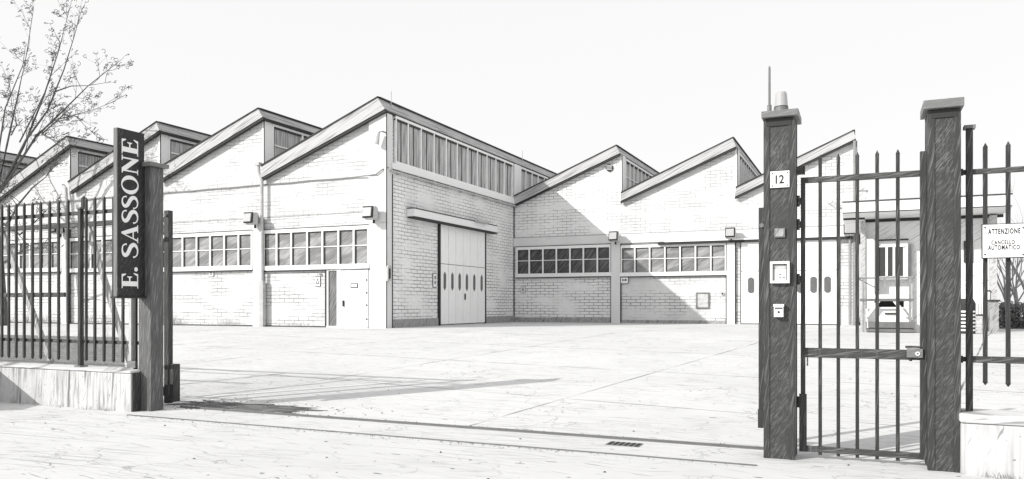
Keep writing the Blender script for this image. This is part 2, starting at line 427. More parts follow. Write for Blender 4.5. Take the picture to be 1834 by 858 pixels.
# big two-leaf door on the side wall
zd = onr(826, 405, RB)[1]
fr = MB(); fr.box(RB+.002, RB+.09, qa-.10, qa, GZ, zd+.1); fr.box(RB+.002, RB+.09, qb, qb+.10, GZ, zd+.1); fr.box(RB+.002, RB+.05, qa, qb, zd, zd+.1)
part('door_frame', fr, 'line')
qm = onr(826.5, 500, RB)[0]
qsplit = [qa, onr(800.5, 500, RB)[0], onr(813.5, 500, RB)[0], qm, onr(839.5, 500, RB)[0], onr(853, 500, RB)[0], qb]
zline = onr(826, 476, RB)[1]
zw0, zw1 = onr(826, 521, RB)[1], onr(826, 489.5, RB)[1]
for s in (0, 3):
    d = MB()
    for i in range(s, s+3):
        d.box(RB+.004, RB+.075, qsplit[i]+.012, qsplit[i+1]-.012, GZ+.05, zline-.012)
        d.box(RB+.004, RB+.075, qsplit[i]+.012, qsplit[i+1]-.012, zline+.012, zd-.01)
    leaf = part('door_leaf', d, 'door_grey')
    back = MB().box(RB+.002, RB+.045, qsplit[s]+.004, qsplit[s+3]-.004, GZ+.03, zd-.004)
    part('door_seam', back, 'line', leaf)
    for i in range(s, s+3):
        c = (qsplit[i]+qsplit[i+1])/2; hw = .088; ch = .11
        prof = [(c-hw, zw0+ch), (c, zw0), (c+hw, zw0+ch), (c+hw, zw1-ch), (c, zw1), (c-hw, zw1-ch)]
        part('slot_window', MB().prism(prof, RB+.076, RB+.095, 'r'), 'slot', leaf)
    if s == 3: part('handle', MB().box(RB+.076, RB+.13, qsplit[3]+.12, qsplit[3]+.15, onr(833, 537, RB)[1], onr(833, 526, RB)[1]), 'line', leaf)
RT = RB+.34
q0, zt0 = onr(742, 373, RT); q1, _ = onr(891, 405, RT); zt1 = onr(742, 387, RT)[1]
tr = part('door_track', MB().box(RB+.004, RT, q0, q1, zt1, zt0), 'trim', bevel=.02)
part('track_edge', MB().box(RB+.06, RT+.004, q0+.02, q1, zt1-.06, zt1-.003), 'line', tr)
part('track_edge', MB().box(RB+.03, RT+.012, q0-.01, q1+.01, zt0+.003, zt0+.03), 'line', tr)
qm1, zm1 = onr(862, 396, RT+.05)
part('track_motor', MB().tube([(RT+.10, qm1-.55, zt0+.06), (RT+.10, qm1+.55, zt0+.06)], .09, 8), 'lamp', tr)

# clerestories on the far teeth of the left wing
for i in (1, 2, 3, 4):
    P = PA[i]; rw = wallA[i]
    ztop = P[2][1]-.10; zbot = PA[i-1][0][1]+.10
    q0 = onr((0, 484.5, 299, 134, -14)[i], 250, rw)[0]; qs = [q0+.03+j*1.75 for j in range(9)]
    clerestory(rw, q0, QA+15.2, zbot, ztop, qs, .10, (zbot+(ztop-zbot)*.52,))
    part('clerestory_post', MB().box(rw+.002, rw+.10, QA-.02, q0-.01, PA[i-1][3][1], ztop+.06), 'trim')
    part('corner_bead', MB().box(rw+.101, rw+.125, QA-.035, QA-.005, PA[i-1][0][1], ztop+.05), 'line')

# horizontal window bands and the rest of the street front
def band(q0, x0, x1, mulls, ytop, ysill, mat, xref, ymid=None, frame=.068):
    """x0..x1 outer edges in the photo on the wall plane q0, mulls the mullions between"""
    qf = q0-.07
    r0, _ = onq(x0, 450, qf); r1, _ = onq(x1, 450, qf)
    zt = onq(xref, ytop, qf)[1]; zb = onq(xref, ysill, qf)[1]
    fr = MB()
    fr.box(r0, r1, qf-.03, q0-.002, zt-.08, zt+.05); fr.box(r0-.03, r1+.03, qf-.06, q0-.002, zb-.14, zb+.03)
    rs = [onq(x, 450, qf)[0] for x in mulls]
    fr.box(r0, r0+frame, qf-.03, q0-.002, zb+.03, zt-.08); fr.box(r1-frame, r1, qf-.03, q0-.002, zb+.03, zt-.08)
    for r in rs: fr.box(r-frame/2, r+frame/2, qf-.03, q0-.002, zb+.03, zt-.08)
    zm = (zt+zb)/2+.02
    ed = [r0+frame]+[x for r in rs for x in (r-frame/2, r+frame/2)]+[r1-frame]
    for a, b in zip(ed[0::2], ed[1::2]): fr.box(a, b, qf, q0-.002, zm-.016, zm+.014)
    w = part('window_band', fr, 'frame')
    part('glazing', MB().box(r0+.02, r1-.02, q0-.035, q0-.004, zb+.0, zt-.04), mat, w)
    gk = MB()
    for a, b in zip(ed[0::2], ed[1::2]):
        gk.box(a+.001, a+.045, qf+.01, q0-.036, zb+.031, zt-.081); gk.box(a+.045, b-.001, qf+.01, q0-.036, zt-.125, zt-.081)
        gk.box(b-.03, b-.001, qf+.01, q0-.036, zb+.031, zt-.126)
    gk.box(r0-.02, r1+.02, qf-.03, q0-.003, zt+.053, zt+.085)
    gk.box(r0-.04, r1+.04, qf-.04, q0-.003, zb-.19, zb-.143)
    part('gasket', gk, 'gasket', w)
    return zt, zb
zwt, zws = band(QA, 471.5, 661.5, (496, 522, 550.5, 578, 606.6, 634), 407, 474, 'glass', 640)
band(QA, 290, 452.5, (302, 327.5, 352.7, 376.8, 402, 427.7), 416.2, 476.8, 'glass', 440)
band(QA, 124, 272, (143, 163, 184, 206, 228, 250), 423, 479, 'glass', 250)
band(QA, -20, 110, (-2, 16, 35, 54, 73, 92), 430, 481, 'glass', 90)
band(QA, -150, -36, (-130, -110, -92, -74, -56), 435, 484, 'glass', -60)
# pilasters between the bays
for x0, x1 in ((452.5, 468.5), (274, 288), (110, 122), (-35, -23)):
    r0 = onq(x0, 500, QA-.10)[0]; r1 = onq(x1, 500, QA-.10)[0]
    zc = onq(460, 392, QA)[1]
    part('pilaster', MB().box(r0, r1, QA-.10, QA-.002, GZ-.1, zc), 'plaster')
    part('pilaster_seam', MB().box(r1+.004, r1+.035, QA-.075, QA-.003, GZ, zc), 'line')
# beam line above the windows
zl = onq(660, 379, QA)[1]
part('beam_joint', MB().box(wallA[5]+.3, RB-.63, QA-.010, QA-.002, zl-.02, zl+.012), 'plinth')
# pipe clipped along the gables
pts = [(RB+.13, QA+.02, onq(692, 300, QA)[1]), (RB-.05, QA-.15, onq(690, 305, QA)[1]), (RB-.28, QA-.15, onq(684, 313, QA)[1])]
zc = onq(684, 313.3, QA)[1]
for j in range(1, 30): pts.append((RB-.28-j*.98, QA-.05-.10*(j < 1), zc+random.uniform(-.02, .02)-.003*j))
part('conduit', MB().tube(pts, .024, 6), 'conduit')
part('base_joint', MB().box(wallA[5], RB-.63, QA-.02, QA-.003, GZ, GZ+.045), 'line')
# rainwater pipe at the first valley
xs = [(463, 296), (463.5, 310), (469, 322), (469, 345)]
pp = [(onq(x, y, QA-.2)[0], QA-.20, onq(x, y, QA-.2)[1]) for x, y in xs]
dp = MB().tube(pp+[(pp[-1][0], QA-.17, GZ+.05)], .06, 8)
dp.box(pp[0][0]-.10, pp[0][0]+.10, QA-.30, QA-.10, pp[0][2]-.02, pp[0][2]+.10)
part('downpipe', dp, 'pipe')
part('pipe_shoe', MB().box(pp[-1][0]-.09, pp[-1][0]+.09, QA-.25, QA-.11, GZ, onq(469, 503, QA-.2)[1]), 'pipe')
pp2 = [(onq(x, y, QA-.2)[0], QA-.20, onq(x, y, QA-.2)[1]) for x, y in ((113, 331), (118, 337), (119, 352))]
part('downpipe', MB().tube(pp2+[(pp2[-1][0], QA-.17, GZ+.05)], .06, 8), 'pipe')

# staff door by the corner
qf = QA-.05
r0, zt = onq(583, 478.5, qf); r1, _ = onq(660.5, 478.5, qf)
fr = MB(); fr.box(r0, r0+.09, qf-.04, QA-.003, GZ+.02, zt); fr.box(r0+.09, r1, qf-.04, QA-.003, zt-.05, zt)
part('door_surround', fr, 'line')
fr = MB()
ra, rb, rc, rd = (onq(x, 520, qf)[0] for x in (587, 607, 611, 658))
zd = zt-.06
for a, b in ((ra, ra+.06), (rb-.05, rc+.03), (rd, r1-.005)): fr.box(a, b, qf-.06, QA-.003, GZ+.06, zd)
fr.box(ra+.06, rb-.05, qf-.06, QA-.003, zd-.08, zd); fr.box(rc+.03, rd, qf-.06, QA-.003, zd-.05, zd)
fr.box(ra, r1, qf-.10, QA-.003, GZ-.05, GZ+.058)
df = part('door_frame', fr, 'frame')
part('side_glass', MB().box(ra+.05, rb-.04, qf-.01, QA-.004, GZ+.06, zd-.05), 'door_glass')
dl = part('staff_door', MB().box(rc+.035, rd-.006, qf-.045, QA-.004, GZ+.07, zd-.06), 'door')
part('handle', MB().box(rc+.12, rc+.17, qf-.10, qf-.046, onq(615, 549, qf)[1], onq(615, 538, qf)[1]), 'line', dl)
n0 = onq(628, 507.5, qf-.05); n1 = onq(641, 515.5, qf-.05)
pk = part('nameplate', MB().box(n0[0], n1[0], qf-.06, qf-.046, n1[1], n0[1]), 'line', dl)
part('mark', MB().box(n0[0]+.03, n1[0]-.03, qf-.066, qf-.0605, n1[1]+.03, n0[1]-.03), 'plate', dl)
for y in (500, 523, 545, 570):
    hinge = MB().box(rd-.02, rd+.03, qf-.08, qf-.061, onq(658, y+3, qf)[1], onq(658, y, qf)[1])
    part('hinge', hinge, 'line', dl)

# ---- right wing
wallE = [RB] + [onq(x, 450, QE)[0] for x in (1110, 1316, 1529)]
teethE = [((1103, 261), (1110, 274), (921, 352), (919, 367)),
          ((1312, 247), (1318, 262), (1112, 346), (1111, 360)),
          ((1529, 234), (1533, 248), (1317.5, 337), (1316, 352))]
PE = []
for i, t in enumerate(teethE):
    P = roof_tooth(QE, t[0], t[1], t[2], t[3], QE+15)
    PE.append(P); gable(QE, wallE[i], wallE[i+1], P, QE+14.8, 'brick_shaded' if i == 0 else 'brick')
for i in (0, 1, 2):
    rw = wallE[i+1]; P = PE[i]
    ztop = P[2][1]-.10; zbot = PE[min(i+1, 2)][0][1]+.08
    qc0 = onr((1117, 1320.5, 1536)[i], 300, rw)[0]; qs = [qc0+.05+j*.72 for j in range(16)]
    clerestory(rw, qc0, QE+13, zbot, ztop, qs, .07, (zbot+(ztop-zbot)*.5,) if i == 0 else ())
    part('clerestory_post', MB().box(rw+.002, rw+.10, QE-.02, qc0-.01, PE[min(i+1, 2)][3][1], ztop+.06), 'trim')
    part('corner_bead', MB().box(rw+.101, rw+.13, QE-.035, QE-.004, PE[min(i+1, 2)][0][1], ztop+.05), 'line')
ev = onq(1092, 301, QE)
vt = part('round_vent', MB().tube([(ev[0], QE-.06, ev[1]), (ev[0], QE-.003, ev[1])], .17, 20), 'line')
vs = MB()
for k in (-.08, -.02, .04, .10): vs.box(ev[0]-.13, ev[0]+.13, QE-.085, QE-.061, ev[1]+k-.015, ev[1]+k+.02)
part('vent_slat', vs, 'pipe', vt)
band(QE, 925, 1094, (948, 972.5, 996.6, 1021, 1045, 1070), 442.5, 490.5, 'glass_dark', 1000)
band(QE, 1111.5, 1301, (1137, 1163.6, 1190.8, 1218, 1245.6, 1273), 438.5, 488, 'glass', 1210)
zb0 = onq(1000, 441, QE)[1]; zb1 = onq(1000, 424, QE)[1]
rend = wallE[3]
part('beam', MB().box(RB+.02, rend-.03, QE-.06, QE-.003, zb0+.04, zb1), 'plaster')
part('beam_joint', MB().box(RB+.02, rend-.03, QE-.065, QE-.004, zb1+.003, zb1+.03), 'plinth')
for x0, x1 in ((1094.5, 1110.5), (1301.5, 1316)):
    r0 = onq(x0, 500, QE-.12)[0]; r1 = onq(x1, 500, QE-.12)[0]
    part('pilaster', MB().box(r0, r1, QE-.12, QE-.062, GZ-.1, zb1-.02).box(r0, r1, QE-.0615, QE-.003, GZ-.1, zb0+.038), 'plaster')
    sm = MB(); sm.box(r0-.035, r0-.004, QE-.10, QE-.004, GZ, zb0-.01); sm.box(r1+.004, r1+.035, QE-.10, QE-.004, GZ, zb0-.01)
    part('pilaster_seam', sm, 'line')
rdoor0 = onq(1327.5, 500, QE-.06)[0]; rdoor1 = onq(1502, 500, QE-.06)[0]
r1094 = onq(1094, 500, QE)[0]
for a, b, h in ((RB+.06, r1094, .22), (onq(1112, 500, QE)[0], onq(1300, 500, QE)[0], .14)): part('plinth', MB().box(a, b, QE-.045, QE-.003, GZ-.1, GZ+h), 'plinth')
part('corner_joint', MB().box(RB+.006, RB+.05, QE-.035, QE-.004, GZ, onq(921, 368, QE)[1]), 'line')
# sliding door with its long track
zdt = onq(1400, 431, QE)[1]; rt0 = onq(1178, 430, QE-.25)[0]
tr = part('door_track', MB().box(rt0, rend-.05, QE-.24, QE-.064, zdt-.03, zdt+.07), 'line')
part('track_cover', MB().box(rt0+.3, rend-.06, QE-.27, QE-.066, zdt+.072, zdt+.13), 'trim', tr)
rmid = (rdoor0+rdoor1)/2; zg = onq(1400, 485, QE)[1]
sw0, sw1 = onq(1345, 525, QE-.12)[1], onq(1345, 497, QE-.12)[1]
slots = (1345, 1368, 1391, 1433, 1457, 1482)
for s in (0, 1):
    a, b = (rdoor0, rmid) if s == 0 else (rmid, rdoor1)
    d = MB(); d.box(a+.012, b-.012, QE-.11, QE-.065, GZ+.04, zg-.01); d.box(a+.012, b-.012, QE-.11, QE-.065, zg+.01, zdt-.035)
    leaf = part('door_leaf', d, 'door')
    part('door_seam', MB().box(a-.03, b+.03, QE-.08, QE-.062, GZ+.01, zdt-.032), 'line', leaf)
    for x in slots[3*s:3*s+3]:
        c = onq(x, 510, QE-.12)[0]; hw = .125; ch = .07
        prof = [(c-hw+ch, sw0), (c+hw-ch, sw0), (c+hw, sw0+ch), (c+hw, sw1-ch), (c+hw-ch, sw1), (c-hw+ch, sw1), (c-hw, sw1-ch), (c-hw, sw0+ch)]
        part('slot_window', MB().prism(prof, QE-.135, QE-.111), 'slot', leaf)
# pipes at the right end
for x in (1522.5, 1530.5):
    r = onq(x, 500, QE-.2)[0]
    part('downpipe', MB().tube([(r, QE-.2, onq(x, 252 if x > 1525 else 425, QE-.2)[1]), (r, QE-.2, GZ+.02)], .055, 8), 'conduit')
# lightning rods on the ridge of the corner bay
for x, yb, yt in ((700, 186, 164), (935, 286, 270)):
    q, z = onr(x, yb, PA[0][1][0]+.06); _, z2 = onr(x, yt, PA[0][1][0]+.06)
    rd_ = MB().tube([(PA[0][1][0]+.07, q, z-.35), (PA[0][1][0]+.07, q, z2)], .018, 5)
    rd_.box(PA[0][1][0]+.055, PA[0][1][0]+.13, q-.06, q+.06, z-.5, z-.05)
    part('lightning_rod', rd_, 'pipe')

# ------------------------------------------------------------------ fittings on the factory walls
def floodlight(px, py, plane, coord, label):
    """housing, lens and bracket; plane 'q' = street front"""
    r, z = onq(px, py, coord-.35)
    o = thing('floodlight', (r, coord-.10, z), label, 'floodlight', 'floodlights on the factory pilasters')
    prof = [(coord-.62, z-.17), (coord-.42, z-.24), (coord-.26, z-.20), (coord-.24, z+.18), (coord-.34, z+.24), (coord-.58, z+.20)]
    h = MB().prism(prof, r-.19, r+.19, 'r').build('housing', M['lamp'], o, bevel=.02)
    MB().prism([(coord-.63, z-.13), (coord-.59, z+.17), (coord-.65, z+.17), (coord-.69, z-.13)], r-.165, r+.165, 'r').build('lens', M['lamp_glass'], h)
    MB().prism([(coord-.585, z-.185), (coord-.545, z+.215), (coord-.60, z+.225), (coord-.645, z-.175)], r-.205, r+.205, 'r').build('rim', M['line'], h)
    b = MB(); b.box(r-.04, r+.04, coord-.26, coord-.105, z-.05, z+.05); b.box(r-.08, r+.08, coord-.13, coord-.104, z-.14, z+.14)
    b.box(r-.03, r+.03, coord-.26, coord-.20, z-.34, z-.051)
    b.build('bracket', M['line'], o)
    return o
fl = floodlight(666, 382, 'q', QA, 'boxy floodlight on the corner pilaster right beside the white staff door')
def copy_tree(o, parent=None):
    c = o.copy(); COL.objects.link(c)
    if parent: c.parent = parent
    for ch in o.children: copy_tree(ch, c)
    return c
for px, py, coord, lab in (
    (453, 392, QA, 'boxy floodlight on the pilaster with the bent white rainwater pipe'),
    (104, 410, QA, 'boxy floodlight seen between the bars of the left picket fence'),
    (1101, 424, QE-.02, 'boxy floodlight on the pilaster between the two window bands of the right wing'),
    (1309, 418, QE-.02, 'boxy floodlight above the long dark door track left of the house number pillar'),
    (1521, 412, QE-.02, 'boxy floodlight tucked under the left end of the flat canopy')):
    r, z = onq(px, py, coord-.35)
    c = copy_tree(fl); c.location = W(r, coord-.10, z); c['base'] = (r, coord-.10, z); c['label'] = lab

def wall_sign(px0, py0, px1, py1, plane, coord, label, marks, cat='sign', mat='plate', group=None):
    f = (lambda x, y: onq(x, y, coord)) if plane == 'q' else (lambda x, y: onr(x, y, coord))
    (a0, z1), (a1, z0) = f(px0, py0), f(px1, py1)
    base = ((a0+a1)/2, coord, z0) if plane == 'q' else (coord, (a0+a1)/2, z0)
    o = thing('wall_sign', base, label, cat, group)
    def bx(mb, u0, u1, v0, v1, d0, d1):
        A0, A1 = a0+(a1-a0)*u0, a0+(a1-a0)*u1; Z0, Z1 = z0+(z1-z0)*v0, z0+(z1-z0)*v1
        if plane == 'q': mb.box(A0, A1, coord-d1, coord-d0, Z0, Z1)
        else: mb.box(coord+d0, coord+d1, A0, A1, Z0, Z1)
        return mb
    bx(MB(), -.07, 1.07, -.05, 1.05, .004, .02).build('border', M['line'], o)
    bx(MB(), 0, 1, 0, 1, .02, .03).build('plate', M[mat], o)
    mk = MB()
    for u0, u1, v0, v1 in marks: bx(mk, u0, u1, v0, v1, .03, .036)
    if marks: mk.build('mark', M['ink'], o)
    return o
tri = [(.42, .58, .72, .82), (.34, .44, .5, .72), (.56, .66, .5, .72), (.24, .36, .3, .5), (.64, .76, .3, .5), (.22, .78, .22, .3)]
ring = [(.3, .7, .72, .8), (.28, .36, .3, .72), (.64, .72, .3, .72), (.3, .7, .22, .3), (.46, .54, .4, .62)]
wall_sign(565.5, 496, 574, 512, 'q', QA-.003, 'small upright warning sign left of the staff door', tri)
wall_sign(375, 483, 383, 495, 'q', QA-.003, 'small square sign under the window band behind the tall dark gate post', ring)
wall_sign(933.5, 513, 940.5, 524, 'q', QE-.003, 'small upright sign low on the shaded brick near the inner corner', ring)
wall_sign(1112.5, 496, 1125, 507, 'q', QE-.07, 'small wide white notice hung under the sill beside the middle pilaster', [(.2, .32, .3, .7), (.4, .5, .3, .6), (.58, .8, .35, .65)])
wall_sign(775, 490, 781, 514, 'r', RB+.003, 'tall narrow sign on the brick left of the big grey door', [(.35, .65, .6, .82), (.35, .65, .22, .44)])
# small round push button by the staff door
def button(px, py, coord, rad, label, cat):
    r, z = onq(px, py, coord)
    o = thing('bell_button', (r, coord, z), label, cat)
    MB().tube([(r, coord-.05, z), (r, coord-.003, z)], rad, 12).build('housing', M['lamp'], o)
    MB().tube([(r, coord-.062, z), (r, coord-.051, z)], rad*.5, 10).build('button', M['line'], o)
button(575, 491.5, QA, .055, 'round bell button above the warning sign beside the staff door', 'bell button')
button(1294, 526, QE, .075, 'round switch on the brick right of the framed hatch', 'switch')
# intercom box on the corner
q, z = onr(694, 490, RB+.10)
o = thing('wall_intercom', (RB+.1, q, z), 'slim arched box fixed to the building corner left of the big grey door', 'intercom')
MB().prism([(q-.13, z-.26), (q+.13, z-.26), (q+.13, z+.22), (q+.06, z+.29), (q-.06, z+.29), (q-.13, z+.22)], RB+.127, RB+.19, 'r').build('body', M['lamp'], o)
MB().box(RB+.191, RB+.2, q-.05, q+.05, z-.18, z+.18).build('grille', M['line'], o)
# framed hatch on the right wing
(r0, z1), (r1, z0) = onq(1247, 524, QE), onq(1271, 553, QE)
o = thing('wall_hatch', ((r0+r1)/2, QE, z0), 'square framed metal hatch low on the sunlit brick of the right wing', 'hatch')
h = MB(); h.box(r0, r1, QE-.05, QE-.003, z0, z0+.05); h.box(r0, r1, QE-.05, QE-.003, z1-.05, z1); h.box(r0, r0+.05, QE-.05, QE-.003, z0+.05, z1-.05); h.box(r1-.05, r1, QE-.05, QE-.003, z0+.05, z1-.05)
h.build('frame', M['steel'], o)
MB().box(r0+.06, r1-.06, QE-.035, QE-.003, z0+.06, z1-.06).build('cover', M['lamp'], o)
# arm lamp with its cable on the upper corner gable
pp = [(676, 258), (674, 251), (678, 237), (684, 235)]
P3 = [(onq(x, y, QA-.3)[0], QA-.3, onq(x, y, QA-.3)[1]) for x, y in pp]
o = thing('wall_lamp', (P3[3][0], QA, P3[3][2]), 'small hooked lamp hanging high on the corner gable with a cable below', 'wall lamp')
MB().tube([(P3[3][0], QA-.004, P3[3][2]), P3[3], P3[2], P3[1]], .03, 6).build('arm', M['conduit'], o)
MB().tube([P3[2], ((P3[1][0]+P3[0][0])/2-.02, QA-.3, P3[0][2])], [.05, .10], 8).build('lamp_head', M['lamp'], o)
cb = MB(); x0 = onq(673, 260, QA-.03)[0]
cb.tube([(x0, QA-.03, P3[0][2]+.1), (x0, QA-.03, onq(673, 312, QA)[1])], .018, 5)
for y in (284, 308): cb.box(x0-.06, x0+.06, QA-.08, QA-.004, onq(673, y+3, QA)[1], onq(673, y-3, QA)[1])
cb.build('cable', M['conduit'], o)

# ------------------------------------------------------------------ annex with flat canopy
QN = 28.6; QC = 27.0
rn0 = onq(1549, 500, QN)[0]; rn1 = onq(1786, 500, QN)[0]
zc0 = onq(1510, 386, QC)[1]; zc1 = onq(1510, 363, QC)[1]
rc0 = onq(1509, 380, QC)[0]; rc1 = onq(1813, 380, QC)[0]
ann = thing('annex_building', (rn0, QN, GZ), 'low white annex with a wide flat canopy seen behind the walk-through gate', 'annex building')
MB().box(rn0, rn1, QN, QE+6, GZ-.2, zc0-.01).build('wall', M['shade_wall'], ann)
cn = MB().prism([(QC, zc0+.06), (QC, zc1), (QE+6, zc1), (QE+6, zc0), (QC+.25, zc0)], rc0, rc1, 'r').build('canopy', M['trim'], ann)
e = MB(); e.box(rc0-.01, rc1+.01, QC-.03, QC+.12, zc1+.003, zc1+.035); e.box(rc0, rc1, QC-.012, QC-.001, zc0+.06, zc0+.09)
e.build('canopy_edge', M['line'], cn)
MB().box(rc0, rn0-.002, QC+.9, QC+.95, zc0-.06, zc0-.004).box(rn0-.001, rc1, QN-.06, QN-.003, zc0-.10, zc0-.012).build('soffit_batten', M['line'], cn)
rp0 = onq(1541, 500, QN-.3)[0]; rp1 = onq(1550, 500, QN-.3)[0]
MB().box(rp0, rp1, QN-.3, QN-.02, GZ-.1, zc0-.06).build('canopy_post', M['lamp'], ann)
rp0 = onq(1773, 500, QN-.4)[0]; rp1 = onq(1786, 500, QN-.4)[0]
MB().box(rp0, rp1, QN-.4, QN-.15, GZ-.1, zc0-.06).build('canopy_post', M['lamp'], ann)
r0 = onq(1552, 500, QN-.5)[0]; r1 = onq(1566, 500, QN-.5)[0]; z1 = onq(1558, 428, QN-.5)[1]
sc_n = MB().box(r0, r1, QN-.5, QN-.46, GZ+.02, z1).build('side_screen', M['plate'], ann)
MB().box(r0-.025, r0-.002, QN-.52, QN-.44, GZ, z1+.02).box(r1+.002, r1+.025, QN-.52, QN-.44, GZ, z1+.02).build('screen_edge', M['conduit'], sc_n)
# projecting window box
(r0, z1), (r1, z0) = onq(1567, 432, QN-.35), onq(1626, 497, QN-.35)
MB().box(r0, r1, QN-.33, QN-.002, z0-.05, z1).build('window_surround', M['plaster'], ann)
wi = MB(); (g0, y1), (g1, y0) = onq(1573, 443, QN-.35), onq(1617, 494, QN-.35)
wi.box(g0, g1, QN-.345, QN-.332, y0, y1); w = wi.build('window', M['inside'], ann)
ml = MB()
for x in (1588, 1601): 
    rr = onq(x, 470, QN-.37)[0]; ml.box(rr-.035, rr+.035, QN-.37, QN-.346, y0, y1)
ml.box(g0-.05, g1+.05, QN-.372, QN-.371+.02, y1, y1+.04)
ml.build('mullion', M['frame'], w)
MB().box(r0-.02, r1+.02, QN-.40, QN-.334, z1+.003, z1+.05).build('window_head', M['line'], ann)
r0 = onq(1633, 470, QN-.1)[0]
MB().tube([(r0, QN-.1, GZ), (r0, QN-.1, onq(1633, 437, QN-.1)[1])], .055, 8).build('vent_pipe', M['pipe'], ann)
(r0, z1), (r1, z0) = onq(1726, 432, QN), onq(1742, 470, QN)
MB().box(r0, r1, QN-.05, QN-.003, z0, z1).build('window', M['inside'], ann)
(r0, z1), (r1, z0) = onq(1538, 339, QN+.5), onq(1551, 361, QN+.5)
MB().box(r0, r1, QN+.5, QN+1.0, zc1-.02, z1-.05).prism([(r0-.03, z1-.05), ((r0+r1)/2, z1+.10), (r1+.06, z1-.05)], QN+.45, QN+1.05).build('chimney', M['lamp'], ann)
# slim projecting lamp at the canopy corner
r0, z0 = onq(1482, 361, QC); r1, z1 = onq(1506, 372, QC)
o = thing('canopy_lamp', (rc0, QC+.2, z1), 'slim tubular lamp on an arm sticking out from the canopy corner', 'lamp')
MB().tube([(rc0-.003, QC+.2, z1), (r1-.18, QC+.2, z1+.06)], .03, 6).build('arm', M['conduit'], o)
MB().tube([(r1-.12, QC+.2, z1+.05), (r0+.1, QC+.2, z0-.02), (r0, QC+.2, z0)], [.08, .08, .05], 8).build('lamp_head', M['lamp'], o)

# ------------------------------------------------------------------ loading platform in front of the annex
QP = 25.7
def pp_(x, y, q=QP): return onq(x, y, q)
rl, zt = pp_(1540, 498); rr, zd = pp_(1637, 536)
o = thing('loading_platform', ((rl+rr)/2, QP, GZ), 'small white loading platform with tubular railings in front of the annex window', 'loading platform')
MB().box(rl, rr, QP, QP+1.5, zd-.05, zd+.02).build('deck', M['steel'], o)
MB().box(rl+.25, rr-.2, QP+.02, QP+1.5, zd+.023, zd+.14).build('kick_board', M['plate'], o)
rail = MB()
for z in (zt,):
    rail.tube([(rl, QP+.05, z), (rr, QP+.05, z)], .032); rail.tube([(rl, QP+.05, z), (rl, QP+1.5, z)], .032); rail.tube([(rr, QP+.05, z), (rr, QP+1.5, z)], .032)
rail.tube([(rl+.02, QP+.05, zt-.06), (rl+.55, QP+.9, zd+.3)], .016)
rail.build('railing', M['conduit'], o)
for r in (rl+.10, (rl+rr)/2-.05, rr-.10):
    MB().box(r-.03, r+.03, QP+.03, QP+.08, zd+.14 if r not in (rl+.10, rr-.10) else GZ+.01, zt-.01).build('post', M['conduit'], o)
bi = pp_(1551, 553); bj = pp_(1634, 577)
MB().box(bi[0], bj[0], QP+.25, QP+1.3, bj[1], bi[1]).build('cabinet', M['plate'], o)
MB().box(bi[0]+.15, bj[0]-.25, QP+.14, QP+.5, bi[1]+.003, bi[1]+.05).build('ledge', M['trim'], o)
MB().box(bi[0]+.25, bj[0]-.2, QP+.45, QP+1.3, bi[1]+.052, zd-.055).build('recess', M['inside'], o)
h = pp_(1585, 561); h2 = pp_(1606, 562)
MB().box(h[0], h2[0], QP+.20, QP+.248, h2[1]-.02, h[1]+.01).build('handle', M['line'], o)
for s, r in ((1, rl+.14), (-1, rr-.14)):
    MB().prism([(r, zd-.52), (r+s*.09, zd-.52), (r+s*.42, zd-.06), (r+s*.30, zd-.06)], QP+.03, QP+.20).build('brace', M['plate'], o)
b = pp_(1552, 580); b2 = pp_(1641, 592)
MB().box(b[0]+.05, b2[0]-.03, QP-.05, QP+1.4, GZ+.14, bj[1]-.003).box(b[0], b2[0], QP-.1, QP+1.45, GZ+.02, GZ+.10).box(b[0]+.1, b2[0]-.1, QP, QP+1.3, GZ+.10, GZ+.14).build('skid_base', M['steel'], o)

# ------------------------------------------------------------------ far right corner of the yard
r, z = onq(1732, 590, 25.6); zt = onq(1732, 535, 25.6)[1]; rad = .21
o = thing('striped_bollard', (r, 25.6, GZ), 'short round bollard banded in black and white behind the fence post', 'bollard')
MB().tube([(r, 25.6, GZ), (r, 25.6, zt-.12), (r, 25.6, zt)], [rad, rad, rad*.7], 16).build('body', M['line'], o)
st = MB()
for k in range(6):
    z0 = GZ+.08+k*.105; st.tube([(r, 25.6, z0), (r, 25.6, z0+.05)], rad+.006, 16)
st.build('stripe', M['plate'], o)
Q2 = 28.15
(r0, z1), (r1, z0) = onq(1745, 523, Q2), onq(1758, 590, Q2)
o = thing('sheet_gate', (r0, Q2, GZ), 'pale sheet metal gate leaf with a sloping top beside the annex', 'gate')
MB().prism([(r0, GZ+.02), (r1+.1, GZ+.02), (r1+.1, z1-.32), (r1-.05, z1-.12), (r0+.05, z1)], Q2, Q2+.06).build('leaf', M['door_grey'], o)
rb_ = MB()
for k in range(4): rb_.box(r0+.03+k*.07, r0+.045+k*.07, Q2-.015, Q2-.002, GZ+.1, z1-.35)
rb_.build('rib', M['pipe'], o)
(r0, z1), (r1, z0) = onq(1768, 522, Q2), onq(1772.5, 590, Q2)
o = thing('gate_stanchion', (r0, Q2, GZ), 'thin white square post between the sheet gate and the dark cabinet', 'post')
MB().box(r0, r1, Q2, Q2+.1, GZ, z1).build('shaft', M['plate'], o); MB().box(r0-.02, r1+.02, Q2-.02, Q2+.12, z1+.002, z1+.04).build('cap', M['line'], o)
r, z = onq(1757, 575, 27.85)
o = thing('waste_bin', (r, 27.85, GZ), 'small pale rounded bin at the foot of the sheet gate', 'bin')
MB().tube([(r, 27.85, GZ), (r, 27.85, GZ+.12), (r, 27.85, GZ+.48)], [.08, .13, .14], 12).build('body', M['lamp'], o)
MB().tube([(r, 27.85, GZ+.482), (r, 27.85, GZ+.53)], [.15, .12], 12).build('lid', M['line'], o)
